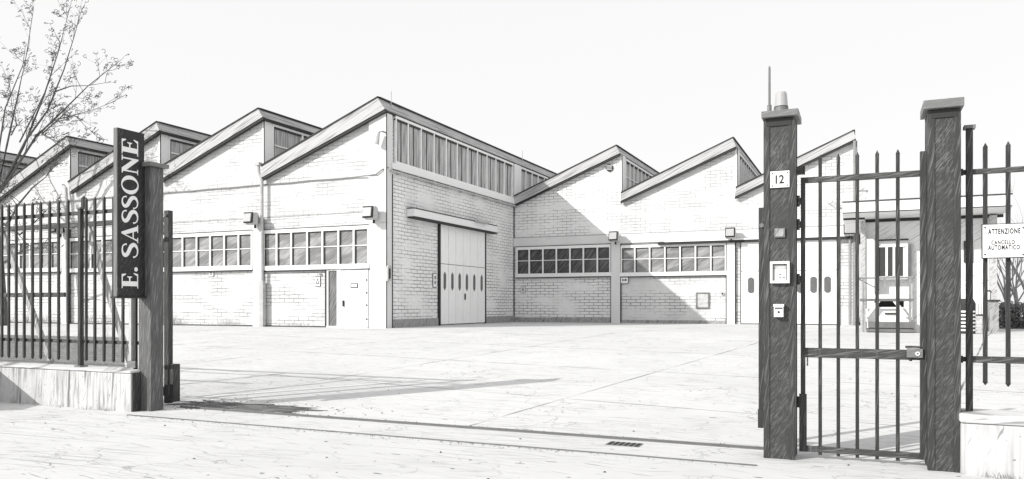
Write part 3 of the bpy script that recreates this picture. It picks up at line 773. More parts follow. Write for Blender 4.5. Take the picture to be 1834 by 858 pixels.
(r0, z1), (r1, z0) = onq(1773, 538, 27.6), onq(1789, 589, 27.6)
o = thing('metal_cabinet', (r0, 27.6, GZ), 'dark metal cabinet standing between the white post and the hedge', 'cabinet')
MB().box(r0, r1, 27.6, 28.05, GZ, z1-.03).build('body', M['plinth'], o); MB().box(r0-.03, r1+.03, 27.55, 28.08, z1-.028, z1+.02).build('top', M['line'], o)

def leaves(mb, cx, cq, cz, sr, sq, sz, n, size):
    for _ in range(n):
        while True:
            p = Vector((random.uniform(-1, 1), random.uniform(-1, 1), random.uniform(-1, 1)))
            if max(abs(p.x), abs(p.y), abs(p.z)) > .35: break
        c = Vector((cx+p.x*sr, cq+p.y*sq, cz+p.z*sz+random.gauss(0, .04)))
        a = Vector((random.gauss(0, 1), random.gauss(0, 1), random.gauss(0, 1))).normalized(); b = a.orthogonal().normalized()
        s = size*random.uniform(.6, 1.3)
        mb.add([c-a*s, c+b*s*.5, c+a*s, c-b*s*.5], [(0, 1, 2, 3)])
r0 = onq(1792, 560, 31.5)[0]; r1 = onq(1900, 560, 31.5)[0]; zt = onq(1810, 543, 31.5)[1]
o = thing('clipped_hedge', ((r0+r1)/2, 31.5, GZ), 'clipped dark hedge at the far right of the yard', 'hedge')
hm = MB(); leaves(hm, (r0+r1)/2, 31.9, (GZ+zt)/2, (r1-r0)/2, .5, (zt-GZ)/2, 5000, .05); hm.build('foliage', M['hedge'], o)
hs = MB()
for k in range(14):
    r = r0+(k+.5)/14*(r1-r0); hs.tube([(r, 31.9, GZ), (r+random.uniform(-.15, .15), 31.9, zt-.15)], [.03, .01], 5)
hs.build('stem', M['bark'], o)

def grow(mb, bud, p, d, length, rad, depth, spread=.55, buds=True, budsize=.035):
    n = 4; pts = [p]; rs = [rad]; q = p.copy(); dd = d.copy()
    for k in range(n):
        dd = (dd+Vector((random.gauss(0, .09), random.gauss(0, .09), random.gauss(0.03, .06)))).normalized()
        q = q+dd*length/n; pts.append(q.copy()); rs.append(rad*(1-.7*(k+1)/n))
    mb.tube(pts, rs, 5 if rad > .012 else 3)
    if depth > 0:
        for k in range(random.randint(2, 4)):
            j = random.randint(1, n); side = Vector((random.gauss(0, 1), random.gauss(0, 1), random.gauss(0, .6))).normalized()
            nd = (dd*(1-spread)+side*spread+Vector((0, 0, .18))).normalized()
            grow(mb, bud, pts[j], nd, length*random.uniform(.35, .6), max(rs[j]*.65, .006), depth-1, spread, buds, budsize)
    if bud is not None and depth <= 1:
        for k in range(random.randint(1, 3)):
            c = pts[random.randint(1, n)] if k else pts[-1]
            a = (dd+Vector((random.gauss(0, .9), random.gauss(0, .9), random.gauss(0, .9)))).normalized(); b = a.orthogonal().normalized(); e = a.cross(b)
            s = budsize*random.uniform(.7, 1.4)
            turn = random.uniform(3.2, 5.6); n_ = 7
            hook = [c, c+a*s*.5]+[c+a*s*1.1+(b*math.cos(t_)+a*math.sin(t_))*s*.55 for t_ in [-2.2+turn*k_/n_ for k_ in range(n_+1)]]
            bud.tube(hook, [.009]*2+[.011]*n_+[.016], 3)

labs = ['thin leafless tree just right of the dark cabinet', 'leafless tree rising from the middle of the hedge', 'taller leafless tree at the right picture edge behind the hedge']
for i, (x, q, h) in enumerate(((1800, 33.0, 3.6), (1818, 34.5, 4.2), (1842, 33.5, 4.8))):
    r = onq(x, 560, q)[0]
    o = thing('bare_tree', (r, q, GZ), labs[i], 'tree', 'bare trees at the far right')
    t = MB(); t.tube([(r, q, GZ-.1), (r+.05, q, GZ+.9), (r, q, GZ+1.5)], [.09, .07, .05], 7); t.build('trunk', M['pale_twig'], o)
    cr = MB()
    for k in range(6):
        a = k*2*math.pi/6+random.random()
        grow(cr, None, Vector((r+.02, q, GZ+.8+.12*k)), Vector((math.cos(a)*.45, math.sin(a)*.45, 1)).normalized(), h*random.uniform(.45, .7), .03, 2, .4)
    cr.build('crown', M['pale_twig'], o)

# ------------------------------------------------------------------ bare tree on the left
QTREE = 21.0
def tp(x, y, dq=0.0):
    r, z = onq(x, y, QTREE); return Vector((r, QTREE+dq, z))
base = onq(6, 585, QTREE)
o = thing('budding_tree', (base[0], QTREE, ground(QTREE)), 'leafless multi-stemmed tree with curled buds rising behind the left fence', 'tree')
tk = MB(); tk.tube([(base[0], QTREE, ground(QTREE)-.2), tp(7, 560), tp(2, 480), tp(-6, 400), tp(-4, 340)], [.17, .14, .12, .11, .09], 9)
tk.build('trunk', M['bark'], o, smooth=True)
limbs = [([(-4, 340), (12, 262), (30, 180), (48, 95), (59, 22)], 0.0), ([(-2, 345), (38, 262), (70, 170), (93, 85), (110, 2)], .5),
         ([(-4, 350), (50, 252), (92, 200), (125, 128), (147, 70), (162, 30)], -.5), ([(0, 345), (62, 244), (100, 205), (150, 152), (203, 107)], .3),
         ([(62, 244), (95, 215), (120, 207), (165, 193), (185, 183)], .3), ([(96, 165), (130, 155), (165, 155), (198, 151)], -.3),
         ([(-5, 360), (-12, 280), (-6, 190), (18, 110), (14, 80)], .9), ([(5, 420), (38, 368), (70, 338), (100, 320), (122, 298)], -.7),
         ([(20, 242), (40, 225), (42, 200), (46, 150)], -.9), ([(75, 240), (112, 206), (135, 208), (150, 225), (165, 238)], .1),
         ([(35, 255), (60, 190), (75, 140), (72, 100)], .7), ([(-8, 330), (-50, 250), (-80, 150), (-95, 60)], .2), ([(-8, 340), (-60, 290), (-110, 200), (-140, 120)], .8),
         ([(5, 400), (30, 420), (48, 400), (60, 382)], .5), ([(8, 470), (40, 452), (60, 440), (85, 448)], -.4), ([(75, 240), (95, 250), (110, 262), (98, 300)], -.2)]
bc = MB(); bd = MB()
for pts, dq in limbs:
    P = [tp(x, y, dq*(i/len(pts))) for i, (x, y) in enumerate(pts)]
    n = len(P); rad = [max(.010, .055*(1-i/(n-.6))) if pts[0][1] > 300 else max(.008, .03*(1-i/(n-.6))) for i in range(n)]
    bc.tube(P, rad, 6)
    for i in range(1, n):
        seg = P[i]-P[i-1]
        for k in range(random.choice((2, 2, 3))):
            s = P[i-1]+seg*random.random(); d = (seg.normalized()+Vector((random.gauss(0, .7), random.gauss(0, .5), random.gauss(.15, .5)))).normalized()
            grow(bc, bd, s, d, random.uniform(.4, 1.2), max(.012, rad[i]*.5), 1, .5, True, .095)
    grow(bc, bd, P[-1], (P[-1]-P[-2]).normalized(), .4, .010, 0, .5, True, .10)
bc.build('crown', M['twig'], o); bd.build('bud', M['bud'], o)

# ------------------------------------------------------------------ gate posts
QG = 7.42
# left post
lr1 = onq(270, 600, QG-.03)[0]; lr0 = onq(248, 600, QG-.03)[0]; lq0 = QG-.03
lq1 = onr(293, 600, lr1)[0]; lzt = onq(270, 298, lq0)[1]
o = thing('gate_post', ((lr0+lr1)/2, (lq0+lq1)/2, 0), 'slender dark steel gate post carrying the tall black name sign', 'gate post')
MB().box(lr0, lr1, lq0, lq1, -.1, lzt).build('shaft', M['paint_front'], o, bevel=.006)
c = MB(); c.prism([(lr0-.05, lzt+.002), (lr1+.05, lzt+.002), (lr1+.05, lzt+.055), (lr0-.05, lzt+.055)], lq0-.05, lq1+.05); c.build('cap', M['cap'], o, bevel=.006)
# right pillar with the number
def pillar(x0, x1, dq, ytop, capx0, capx1, ycap, label, basez=0.0):
    r0 = onq(x0, 600, QG)[0]; r1 = onq(x1, 600, QG)[0]; zt = onq(x0, ytop, QG)[1]; zc = onq(x0, ycap, QG)[1]
    o = thing('gate_pillar', ((r0+r1)/2, QG+dq/2, 0), label, 'gate pillar')
    MB().box(r0, r1, QG, QG+dq, -.1, zt).build('shaft', M['paint'], o, bevel=.008)
    ang = MB(); t = .045
    for s, r in ((1, r0), (-1, r1)):
        ang.box(r-s*.006, r+s*t, QG-.008, QG-.001, .002, zt-.004); ang.box(r-s*.007, r-s*.001, QG-.001, QG+t, .002, zt-.004)
        ang.box(r-s*.006, r+s*t, QG+dq+.001, QG+dq+.008, .002, zt-.004)
    ang.build('corner_angle', M['bar_worn'], o)
    MB().box(r0+.02, r1-.02, QG-.012, QG-.002, zt-.07, zt-.004).build('collar', M['line'], o)
    cr0 = onq(capx0, 600, QG-.05)[0]; cr1 = onq(capx1, 600, QG-.05)[0]
    cp = MB().box(cr0, cr1, QG-.06, QG+dq+.06, zt+.002, zc); cp.build('cap', M['cap'], o, bevel=.005)
    return o, r0, r1, zt, zc
p1, p1r0, p1r1, p1zt, p1zc = pillar(1369, 1422, .30, 214, 1363.5, 1430, 202, 'tall dark steel gate pillar with the house number and intercom on its face')
p2, p2r0, p2r1, p2zt, p2zc = pillar(1663, 1719.5, .30, 198, 1654, 1727, 182, 'tall dark steel gate pillar right of the walk-through gate with nothing mounted on it')

def face(px, py, q=QG-.012): return onq(px, py, q)
# number plate
(r0, z1), (r1, z0) = face(1379.5, 307.5), face(1414, 335)
o = thing('number_plate', ((r0+r1)/2, QG-.01, z0), 'white house number plate reading 12 high on the dark pillar', 'number plate')
MB().box(r0, r1, QG-.016, QG-.009, z0, z1).build('plate', M['plate'], o, bevel=.002)
MB().box(r0-.006, r1+.006, QG-.0085, QG-.002, z0-.006, z1+.006).build('rim', M['line'], o)
(a0, b1), (a1, b0) = face(1389, 314), face(1404.5, 328.5)
text_mesh('12', a0, a1, b0, b1, QG-.0175, .022).build('lettering', M['ink'], o)
sw = MB()
for u in (r0+.018, r1-.018):
    for v in (z0+.018, z1-.018): sw.tube([(u, QG-.020, v), (u, QG-.0162, v)], .006, 8)
sw.build('screw', M['ink'], o)
# flush reader
(r0, z1), (r1, z0) = face(1387, 409), face(1406, 425)
o = thing('card_reader', ((r0+r1)/2, QG-.01, z0), 'small grey flush key reader under the house number', 'card reader')
MB().box(r0, r1, QG-.02, QG-.002, z0, z1).build('frame', M['cap'], o, bevel=.002)
MB().box(r0+.012, r1-.012, QG-.023, QG-.0205, z0+.01, z1-.01).build('window', M['plinth'], o)
# intercom panel
(r0, z1), (r1, z0) = face(1379, 468.5, QG-.05), face(1414, 507, QG-.05)
o = thing('intercom_panel', ((r0+r1)/2, QG-.01, z0), 'square white intercom panel in the middle of the numbered pillar', 'intercom')
fr = MB(); w_ = .022
fr.box(r0, r1, QG-.05, QG-.002, z0, z0+w_); fr.box(r0, r1, QG-.05, QG-.002, z1-w_, z1); fr.box(r0, r0+w_, QG-.05, QG-.002, z0+w_, z1-w_); fr.box(r1-w_, r1, QG-.05, QG-.002, z0+w_, z1-w_)
fr.build('frame', M['plate'], o, bevel=.002)
MB().box(r0+w_+.001, r1-w_-.001, QG-.028, QG-.002, z0+w_+.001, z1-w_-.001).build('face_plate', M['plate'], o)
g = MB(); g.box(r0+w_+.004, r1-w_-.004, QG-.031, QG-.0285, z1-w_-.045, z1-w_-.008); g.build('speaker_grille', M['lamp'], o)
gs = MB(); 
gs.box(r0+w_, r0+w_+.006, QG-.049, QG-.0286, z0+w_, z1-w_); gs.box(r1-w_-.006, r1-w_, QG-.049, QG-.0286, z0+w_, z1-w_); gs.box(r0+w_, r1-w_, QG-.049, QG-.0286, z1-w_-.006, z1-w_)
gs.build('seal', M['line'], o)
bt = MB()
for u, v in ((.50, .40), (.50, .28), (.70, .26)):
    bt.tube([(r0+(r1-r0)*u, QG-.034, z0+(z1-z0)*v), (r0+(r1-r0)*u, QG-.0285, z0+(z1-z0)*v)], .006, 8)
bt.build('button', M['ink'], o)
# key switch box
(r0, z1), (r1, z0) = face(1386, 545.5, QG-.06), face(1403, 568, QG-.06)
o = thing('key_switch', ((r0+r1)/2, QG-.01, z0), 'small white key switch box below the intercom panel', 'key switch')
MB().box(r0, r1, QG-.06, QG-.002, z0, z1-.02).build('body', M['plate'], o, bevel=.004)
MB().box(r0-.004, r1+.004, QG-.066, QG-.002, z1-.019, z1+.004).build('hood', M['plate'], o)
k_ = MB(); rm = (r0+r1)/2; k_.tube([(rm, QG-.066, z0+.045), (rm, QG-.0605, z0+.045)], .010, 10); k_.box(r0+.008, r1-.008, QG-.064, QG-.0605, z1-.038, z1-.028); k_.build('keyhole', M['ink'], o)
# beacon and aerial on the cap
r, q = onq(1399, 200, QG+.10)[0], QG+.10
z1 = onq(1399, 165, q)[1]; rad = onq(1411.5, 190, q)[0]-r
o = thing('warning_beacon', (r, q, p1zc), 'pale cylindrical warning beacon standing on the numbered pillar', 'beacon')
zm = p1zc+.055
MB().tube([(r, q, p1zc+.001), (r, q, zm)], [rad*1.08, rad*1.05], 20).build('base', M['steel'], o)
bt_ = MB().tube([(r, q, zm+.001), (r, q, z1-.02), (r, q, z1-.004), (r, q, z1)], [rad, rad*.84, rad*.74, rad*.5], 20); bl = bt_.build('lens', M['beacon'], o, smooth=False)
rg = MB().tube([(r, q, zm+.0005), (r, q, zm+.008)], rad*1.03, 20); rg.build('seal_ring', M['line'], o)
r = onq(1378, 190, QG+.05)[0]; q = QG+.05; z1 = onq(1378, 118, q)[1]
o = thing('antenna', (r, q, p1zc), 'thin upright antenna rod beside the beacon on the numbered pillar', 'antenna')
MB().tube([(r, q, p1zc+.001), (r, q, p1zc+.075)], .020, 10).build('base', M['cap'], o)
MB().tube([(r, q, p1zc+.076), (r, q, z1-.02), (r, q, z1)], [.0115, .0105, .003], 8).build('rod', M['steel'], o)

# receiver post of the sliding gate behind the pillar
qv = QG+.62
(r0, z1), (r1, z0) = onq(1358.5, 372, qv), onq(1370.5, 767, qv)
o = thing('gate_catch_post', ((r0+r1)/2, qv, 0), 'thin dark catch post with a sleeve behind the numbered pillar', 'gate catch post')
zs = onq(1362, 733, qv)[1]
MB().box(r0, r1, qv, qv+.06, zs+.001, z1).build('shaft', M['bar_worn'], o, bevel=.003)
MB().box(r0-.006, r1+.006, qv-.008, qv+.068, z0, zs).box(r0+.01, r1+.25, qv+.01, qv+.05, z0-.0, z0+.05).box(r1+.18, r1+.25, qv+.01, qv+.05, -.05, z0-.001).build('sleeve', M['bar_worn'], o, bevel=.003)
zk = onq(1362, 404, qv)[1]
MB().tube([((r0+r1)/2, qv-.02, zk), ((r0+r1)/2, qv-.001, zk)], .022, 10).build('bolt', M['cap'], o)

# ------------------------------------------------------------------ walk-through gate
QW = QG+.12
def gw(x, y, q=QW): return onq(x, y, q)
g0, zt = gw(1434, 318); gs1 = gw(1648, 318)[0]; g2 = gw(1660, 318)[0]; zb = gw(1434, 808)[1]; zj = gw(1650, 271)[1]
o = thing('pedestrian_gate', ((g0+g2)/2, QW, 0), 'tall dark walk-through gate of thin pointed bars between the two pillars', 'gate')
wst = gw(1442, 500)[0]-g0
MB().box(g0, g0+wst, QW, QW+.05, zb, zt).build('hinge_stile', M['bar_worn'], o, bevel=.003)
MB().box(gs1, g2, QW-.005, QW+.055, zb, zj).build('lock_stile', M['bar_worn'], o, bevel=.003)
MB().box(g0+wst+.001, gs1-.001, QW, QW+.05, zt-.05, zt).build('rail', M['rail'], o, bevel=.003)
MB().box(g0+wst+.001, gs1-.001, QW, QW+.05, zb, zb+.05).build('rail', M['rail'], o, bevel=.003)
zm1 = gw(1442, 623)[1]; zm0 = gw(1442, 640)[1]
MB().box(g0+wst+.001, gs1-.001, QW, QW+.05, zm0, zm1).build('rail', M['rail'], o, bevel=.003)
def spike_bar(r, q, z0, z1, w, tipb=False):
    mb = MB(); h = w/2
    mb.box(r-h, r+h, q-h, q+h, z0, z1-.03)
    mb.add([(r-h*1.12, q-h*1.12, z1-.03), (r+h*1.12, q-h*1.12, z1-.03), (r+h*1.12, q+h*1.12, z1-.03), (r-h*1.12, q+h*1.12, z1-.03), (r, q, z1+.012)], [(0, 1, 4), (1, 2, 4), (2, 3, 4), (3, 0, 4), (3, 2, 1, 0)])
    if tipb: mb.add([(r-h*1.2, q-h*1.2, z0), (r+h*1.2, q-h*1.2, z0), (r+h*1.2, q+h*1.2, z0), (r-h*1.2, q+h*1.2, z0), (r, q, z0-.03)], [(1, 0, 4), (2, 1, 4), (3, 2, 4), (0, 3, 4), (0, 1, 2, 3)])
    return mb
for x, y in ((1469, 279), (1501.5, 277), (1535.5, 274), (1571, 271), (1608, 269)):
    r, z1 = gw(x, y, QW+.022); spike_bar(r, QW+.025, zb-.025, z1, .030).build('bar', M['bar'], o)
(r0, z1), (r1, z0) = gw(1624, 624, QW-.02), gw(1653, 641, QW-.02)
lk = MB().box(r0, r1, QW-.03, QW-.006, z0, z1).build('lock', M['cap'], o, bevel=.003)
MB().box(r0-.01, r1-.02, QW-.035, QW+.02, z1+.004, z1+.022).build('hood', M['rail'], lk)
rm, zm = gw(1643.5, 633.5, QW-.03)
MB().tube([(rm, QW-.037, zm), (rm, QW-.0305, zm)], .018, 12).build('keyhole', M['plate'], lk)
MB().tube([(rm, QW-.040, zm), (rm, QW-.0375, zm)], .007, 8).build('key_slot', M['ink'], lk)
MB().tube([(r0+.03, QW-.015, z0-.03), (r0+.03, QW-.015, z0-.001)], .012, 8).build('latch_pin', M['ink'], lk)
for y in (360, 402, 500, 720):
    z = gw(1430, y)[1]; hg = MB().tube([(g0-.02, QW+.01, z-.05), (g0-.02, QW+.01, z+.05)], .013, 8).box(g0-.015, g0-.001, QW, QW+.02, z-.03, z+.03)
    hg.build('hinge', M['rail'], o)
zq = gw(1438, 705)[1]
MB().box(g0-.012, g0+wst+.014, QW-.012, QW-.001, zb, zq).build('guard_plate', M['bar_worn'], o)
r0, z0 = gw(1445, 640); 
MB().box(r0, r0+.012, QW-.01, QW-.002, gw(1440, 655)[1], zm0-.001).build('stop', M['rail'], o)
# little block on the pillar above the gate
(r0, z1), (r1, z0) = gw(1430, 298), gw(1439.5, 311)
o = thing('gate_stop', (r0, QW, z0), 'small dark block on the side of the numbered pillar above the gate hinge', 'gate stop')
MB().box(p1r1+.009, r1, QW, QW+.06, z0, z1).build('block', M['rail'], o, bevel=.004); MB().box(r1+.001, r1+.008, QW-.004, QW+.064, z0-.004, z1+.004).build('end_cap', M['line'], o)

# ------------------------------------------------------------------ right fence, wall and warning sign
QF = QG+.16
fr_ = thing('picket_fence', (p2r1+.1, QF, 0), 'dark fence of widely spaced bars on the low wall at the right', 'fence')
wr0 = onq(1722, 740, 7.34)[0]; wzt = onq(1722, 741, 7.34)[1]; wq0, wq1 = 7.34, 7.74
(r0, z1), (r1, z0) = onq(1730, 232, QF), onq(1742, 700, QF)
MB().box(r0, r1, QF-.03, QF+.03, wzt, z1).build('post', M['bar_worn'], fr_, bevel=.003)
MB().box(r0-.018, r1+.018, QF-.05, QF+.05, z1+.001, z1+.028).build('post_cap', M['cap'], fr_)
rz1 = onq(1760, 307, QF)[1]; rz0 = onq(1760, 644, QF)[1]
rend_ = onq(2100, 400, QF)[0]+5.5
for zz, wd in ((rz1, .043), (rz0, .055)):
    MB().box(r1+.001, rend_, QF-.02, QF+.02, zz-wd/2, zz+wd/2).build('rail', M['rail'], fr_, bevel=.003)
    MB().box(p2r1+.009, r0-.001, QF-.015, QF+.015, zz-.02, zz+.02).tube([(p2r1+.02, QF-.022, zz), (p2r1+.035, QF-.022, zz)], .03, 8).build('bracket', M['line'], fr_)
for x, yt, yb in ((1764.5, 258, 684), (1805.5, 255, 687), (1848, 252, 691), (1893, 248, 695), (1940, 245, 699), (1990, 241, 704), (2043, 237, 709)):
    r, zt = onq(x, yt, QF); _, zb = onq(x, yb, QF); spike_bar(r, QF, zb, zt, .032, True).build('bar', M['bar'], fr_)
rx_ = onq(2043, 300, QF)[0]
for k in range(1, 28):
    if rx_+k*.232 < rend_: spike_bar(rx_+k*.232, QF, zb, zt, .032, True).build('bar', M['bar'], fr_)
w = thing('low_wall', (wr0, wq0, 0), 'low stained concrete wall at the right foot of the photo', 'wall')
MB().box(wr0, rend_, wq0+.012, wq1, -.15, wzt-.075).build('body', M['concrete'], w, bevel=.02)
MB().box(wr0-.01, rend_, wq0-.006, wq1+.01, wzt-.074, wzt).build('coping', M['coping'], w, bevel=.015)
qs_ = QF-.06
(r0, z1), (r1, z0) = onq(1760, 403, qs_), onq(1837, 460, qs_)
o = thing('warning_sign', ((r0+r1)/2, qs_, z0), 'white rectangular warning sign about the automatic gate wired to the fence bars', 'sign')
MB().box(r0, r1, qs_, qs_+.006, z0, z1).build('plate', M['plate'], o)
MB().box(r0-.007, r1+.007, qs_+.0065, qs_+.02, z0-.007, z1+.007).build('backing', M['line'], o)
def row(t, x0, x1, y0, y1, bold):
    (a0, b1), (a1, b0) = onq(x0, y0, qs_), onq(x1, y1, qs_); return text_mesh(t, a0, a1, b0, b1, qs_-.0016, bold, 1.22)
row('ATTENZIONE', 1769.5, 1827.5, 410.0, 418.3, .034).build('lettering', M['ink'], o)
row('CANCELLO', 1775.5, 1817.5, 430.6, 437.2, .026).build('lettering', M['ink'], o)
row('AUTOMATICO', 1769.5, 1826.5, 439.4, 446.8, .028).build('lettering', M['ink'], o)
sw = MB()
for x in (1764, 1832.5):
    for y in (407.8, 455.8):
        u, v = onq(x, y, qs_); sw.tube([(u, qs_-.006, v), (u, qs_-.0005, v)], .0065, 8)
sw.build('screw', M['ink'], o)

# ------------------------------------------------------------------ left wall, fence, sign
LQ0, LQ1 = 7.24, 7.62
lend = onq(233, 700, LQ0)[0]; lzw = onq(233, 664, LQ0)[1]; lstart = -26.0
w = thing('low_wall', (lend, LQ0, 0), 'low stained concrete wall under the left picket fence', 'wall')
MB().box(lstart, lend, LQ0+.012, LQ1, -.15, lzw-.036).build('body', M['concrete'], w, bevel=.02)
MB().box(lstart, lend+.008, LQ0-.004, LQ1+.01, lzw-.035, lzw).build('coping', M['coping'], w, bevel=.012)
MB().box(lend+.010, lend+.022, LQ0+.02, LQ1, .002, lzw-.04).build('dark_end', M['bar_worn'], w)  # thin dark sheet over the right end face
xr = onq(0, 665, LQ0); hz = .80; xw = xr[0]-(hz-xr[1])/.50  # unseen wall added as a blocker, angled to shape the slanting shadow
w = thing('blocker_wall', (xw, LQ0, 0), 'unseen low wall added past the left edge to cast a shadow across the stained wall', 'wall')
ex = (.6*1.5, -1.5)
def strip(w0, w1, e_, z0, z1): return MB().prism([(xw+w0, LQ0-.02), (xw+w1, LQ0-.02), (xw+w1+ex[0], LQ0-.02+ex[1]-e_), (xw+w0+ex[0], LQ0-.02+ex[1]-e_)], z0, z1, 'z')
strip(-.26, 0, 0, -.1, hz-.06).build('body', M['concrete'], w, bevel=.01)
strip(-.29, .002, .01, hz-.059, hz).build('coping', M['coping'], w, bevel=.004)
QL = 7.44
fe = thing('picket_fence', (onq(145, 640, QL)[0], QL, lzw), 'dark picket fence with close pointed bars on the left low wall', 'fence')
zt_ = onq(187, 352, QL)[1]; zb_ = onq(187, 645, QL)[1]
for x in (-88, -72, -56, -41, -26, -11, 3.5, 15.8, 29.2, 43.5, 58.3, 73, 89, 105, 122, 154.5, 170, 186.5, 203.5, 220.3):
    r = onq(x, 500, QL)[0]; spike_bar(r, QL, zb_, zt_, .029, True).build('bar', M['bar'], fe)
for x in (154.5, ): pass
r0 = onq(139, 500, QL-.04)[0]; r1 = onq(143.5, 500, QL-.04)[0]
qd_ = onr(150.5, 500, r1)[0]
zp = onq(141, 374, QL-.04)[1]
MB().box(r0, r1, QL-.04, qd_, lzw, zp).build('post', M['bar_worn'], fe, bevel=.002)
MB().box(r0-.015, r1+.02, QL-.055, qd_+.015, zp+.001, zp+.022).build('post_cap', M['cap'], fe)
MB().box(r0-.03, r1+.04, QL-.07, qd_+.03, lzw+.001, lzw+.02).build('base_plate', M['cap'], fe)
pb = onq(140, 352, QL); spike_bar(r0+.03, QL+.03, zp+.023, pb[1], .05).build('bar', M['bar'], fe)
fre = onq(246, 500, QL)[0]
zr1 = onq(187, 378, QL)[1]; zr0 = onq(187, 613, QL)[1]
for zz, wd in ((zr1, .05), (zr0, .045)):
    for a, b in ((lstart, r0-.001), (r1+.001, fre)):
        MB().box(a, b, QL+.018, QL+.048, zz-wd/2, zz+wd/2).build('rail', M['rail'], fe, bevel=.002)
for x in (235, 243):
    a = onq(x-2, 500, QL)[0]; b = onq(x+2, 500, QL)[0]
    MB().box(a, b, QL-.02, QL+.016, lzw+.001 if x > 240 else lzw+.03, onq(x, 395, QL)[1]).build('end_stile', M['bar'] if x > 240 else M['pipe'], fe)
a = onq(232, 640, QL)[0]; b = onq(247, 640, QL)[0]
MB().box(a, b, QL-.045, QL-.021, lzw+.02, lzw+.11).build('end_bracket', M['cap'], fe, bevel=.004)

# parked sliding gate behind the left fence
QS = 7.98
sg = thing('sliding_gate', (onq(297, 700, QS)[0], QS, 0), 'dark framed sliding gate pushed open behind the left fence', 'sliding gate')
e0, ezt = onq(293.5, 377, QS); e1, ezb = onq(301.5, 740, QS)
zu = onq(187, 399, QS)[1]
MB().box(e0, e1, QS, QS+.08, .02, ezt).build('end_tube', M['bar_worn'], sg, bevel=.003)
MB().box(lstart, e0-.001, QS+.01, QS+.07, zu-.035, zu+.035).build('top_rail', M['rail'], sg, bevel=.003)
zl_ = onq(187, 604, QS)[1]
MB().box(lstart, e0-.001, QS+.01, QS+.07, .12, .24).build('bottom_rail', M['rail'], sg, bevel=.003)
zmid = onq(90, 528, QS)[1]; rmid_ = onq(112, 528, QS)[0]
MB().box(lstart, rmid_, QS+.02, QS+.06, zmid-.035, zmid+.035).build('middle_rail', M['rail'], sg, bevel=.003)
for (xa, ya), (xb, yb) in (((158, 404), (222, 612)), ((4, 416), (78, 612)), ((-150, 424), (-70, 612))):
    pa = onq(xa, ya, QS+.04); pb = onq(xb, yb, QS+.04)
    dr = (pb[0]-pa[0])/(pa[1]-pb[1])
    MB().bar((pa[0], QS+.04, zu-.04), (pa[0]+dr*(zu-.04-.245), QS+.04, .245), .085, .045).build('brace', M['timber'], sg)
(b0, bz1), (b1, bz0) = onq(303, 652, QS), onq(312.5, 720, QS)
MB().box(e1+.001, b1, QS-.02, QS+.10, bz0, bz1).build('bumper', M['bar_worn'], sg, bevel=.006)
MB().tube([((e0+e1)/2, QS-.03, onq(297, 385, QS)[1]), ((e0+e1)/2, QS-.001, onq(297, 385, QS)[1])], .02, 8).build('roller', M['cap'], sg)

# name sign
SR1 = onq(258.5, 400, QG-.045)[0]; sq1 = onr(258.5, 400, SR1)[0]; sq0 = onr(210.5, 400, SR1)[0]; SR0 = onq(203, 400, sq0)[0]
sz1 = onr(211, 228, SR1)[1]; sz0 = onr(211, 531, SR1)[1]
o = thing('name_sign', ((SR0+SR1)/2, sq1, sz0), 'tall black vertical sign with white serif letters projecting from the left gate post', 'name sign')
MB().box(SR0, SR1-.012, sq0, sq1, sz0, sz1).build('edge_frame', M['sign_edge'], o, bevel=.004)
MB().box(SR1-.011, SR1, sq0+.002, sq1-.002, sz0+.002, sz1-.002).build('panel', M['sign_black'], o)
MB().box(SR0-.02, SR1+.02, sq0-.03, sq1+.01, sz0-.022, sz0-.001).build('bottom_trim', M['line'], o)
bk = MB()
for y in (345, 490):
    z = onr(262, y, SR1)[1]; bk.box(SR0+.02, SR1-.02, sq1+.001, lq0-.001, z-.03, z+.03)
bk.build('bracket', M['cap'], o)
def smooth(pts, n=8):
    out = []
    for i in range(len(pts)-1):
        p0, p1, p2, p3 = pts[max(i-1, 0)], pts[i], pts[i+1], pts[min(i+2, len(pts)-1)]
        for k in range(n):
            t = k/n
            out.append(tuple(.5*(2*b+(c-a)*t+(2*a-5*b+4*c-d)*t*t+(3*b-a-3*c+d)*t**3) for a, b, c, d in zip(p0, p1, p2, p3)))
    out.append(tuple(pts[-1])); return out
def ellipse(cx, cy, rx, ry, n=32, rot=0.0):
    return [(cx+rx*math.cos(a)*math.cos(rot)-ry*math.sin(a)*math.sin(rot), cy+rx*math.cos(a)*math.sin(rot)+ry*math.sin(a)*math.cos(rot)) for a in [2*math.pi*k/n for k in range(n)]]
def s_outline():
    c = smooth([(.60, .70, .045), (.60, .80, .03), (.52, .925, .035), (.34, .965, .045), (.17, .895, .075), (.125, .775, .09), (.20, .645, .10), (.36, .545, .105), (.52, .435, .105), (.60, .275, .09), (.545, .125, .075), (.37, .035, .045), (.17, .07, .035), (.07, .195, .03), (.055, .31, .045)])
    L, R_ = [], []
    for i, (x, y, w) in enumerate(c):
        a = c[max(i-1, 0)]; b = c[min(i+1, len(c)-1)]; dx, dy = b[0]-a[0], b[1]-a[1]; d = math.hypot(dx, dy) or 1
        L.append((x-dy/d*w, y+dx/d*w)); R_.append((x+dy/d*w, y-dx/d*w))
    return [L+R_[::-1]]
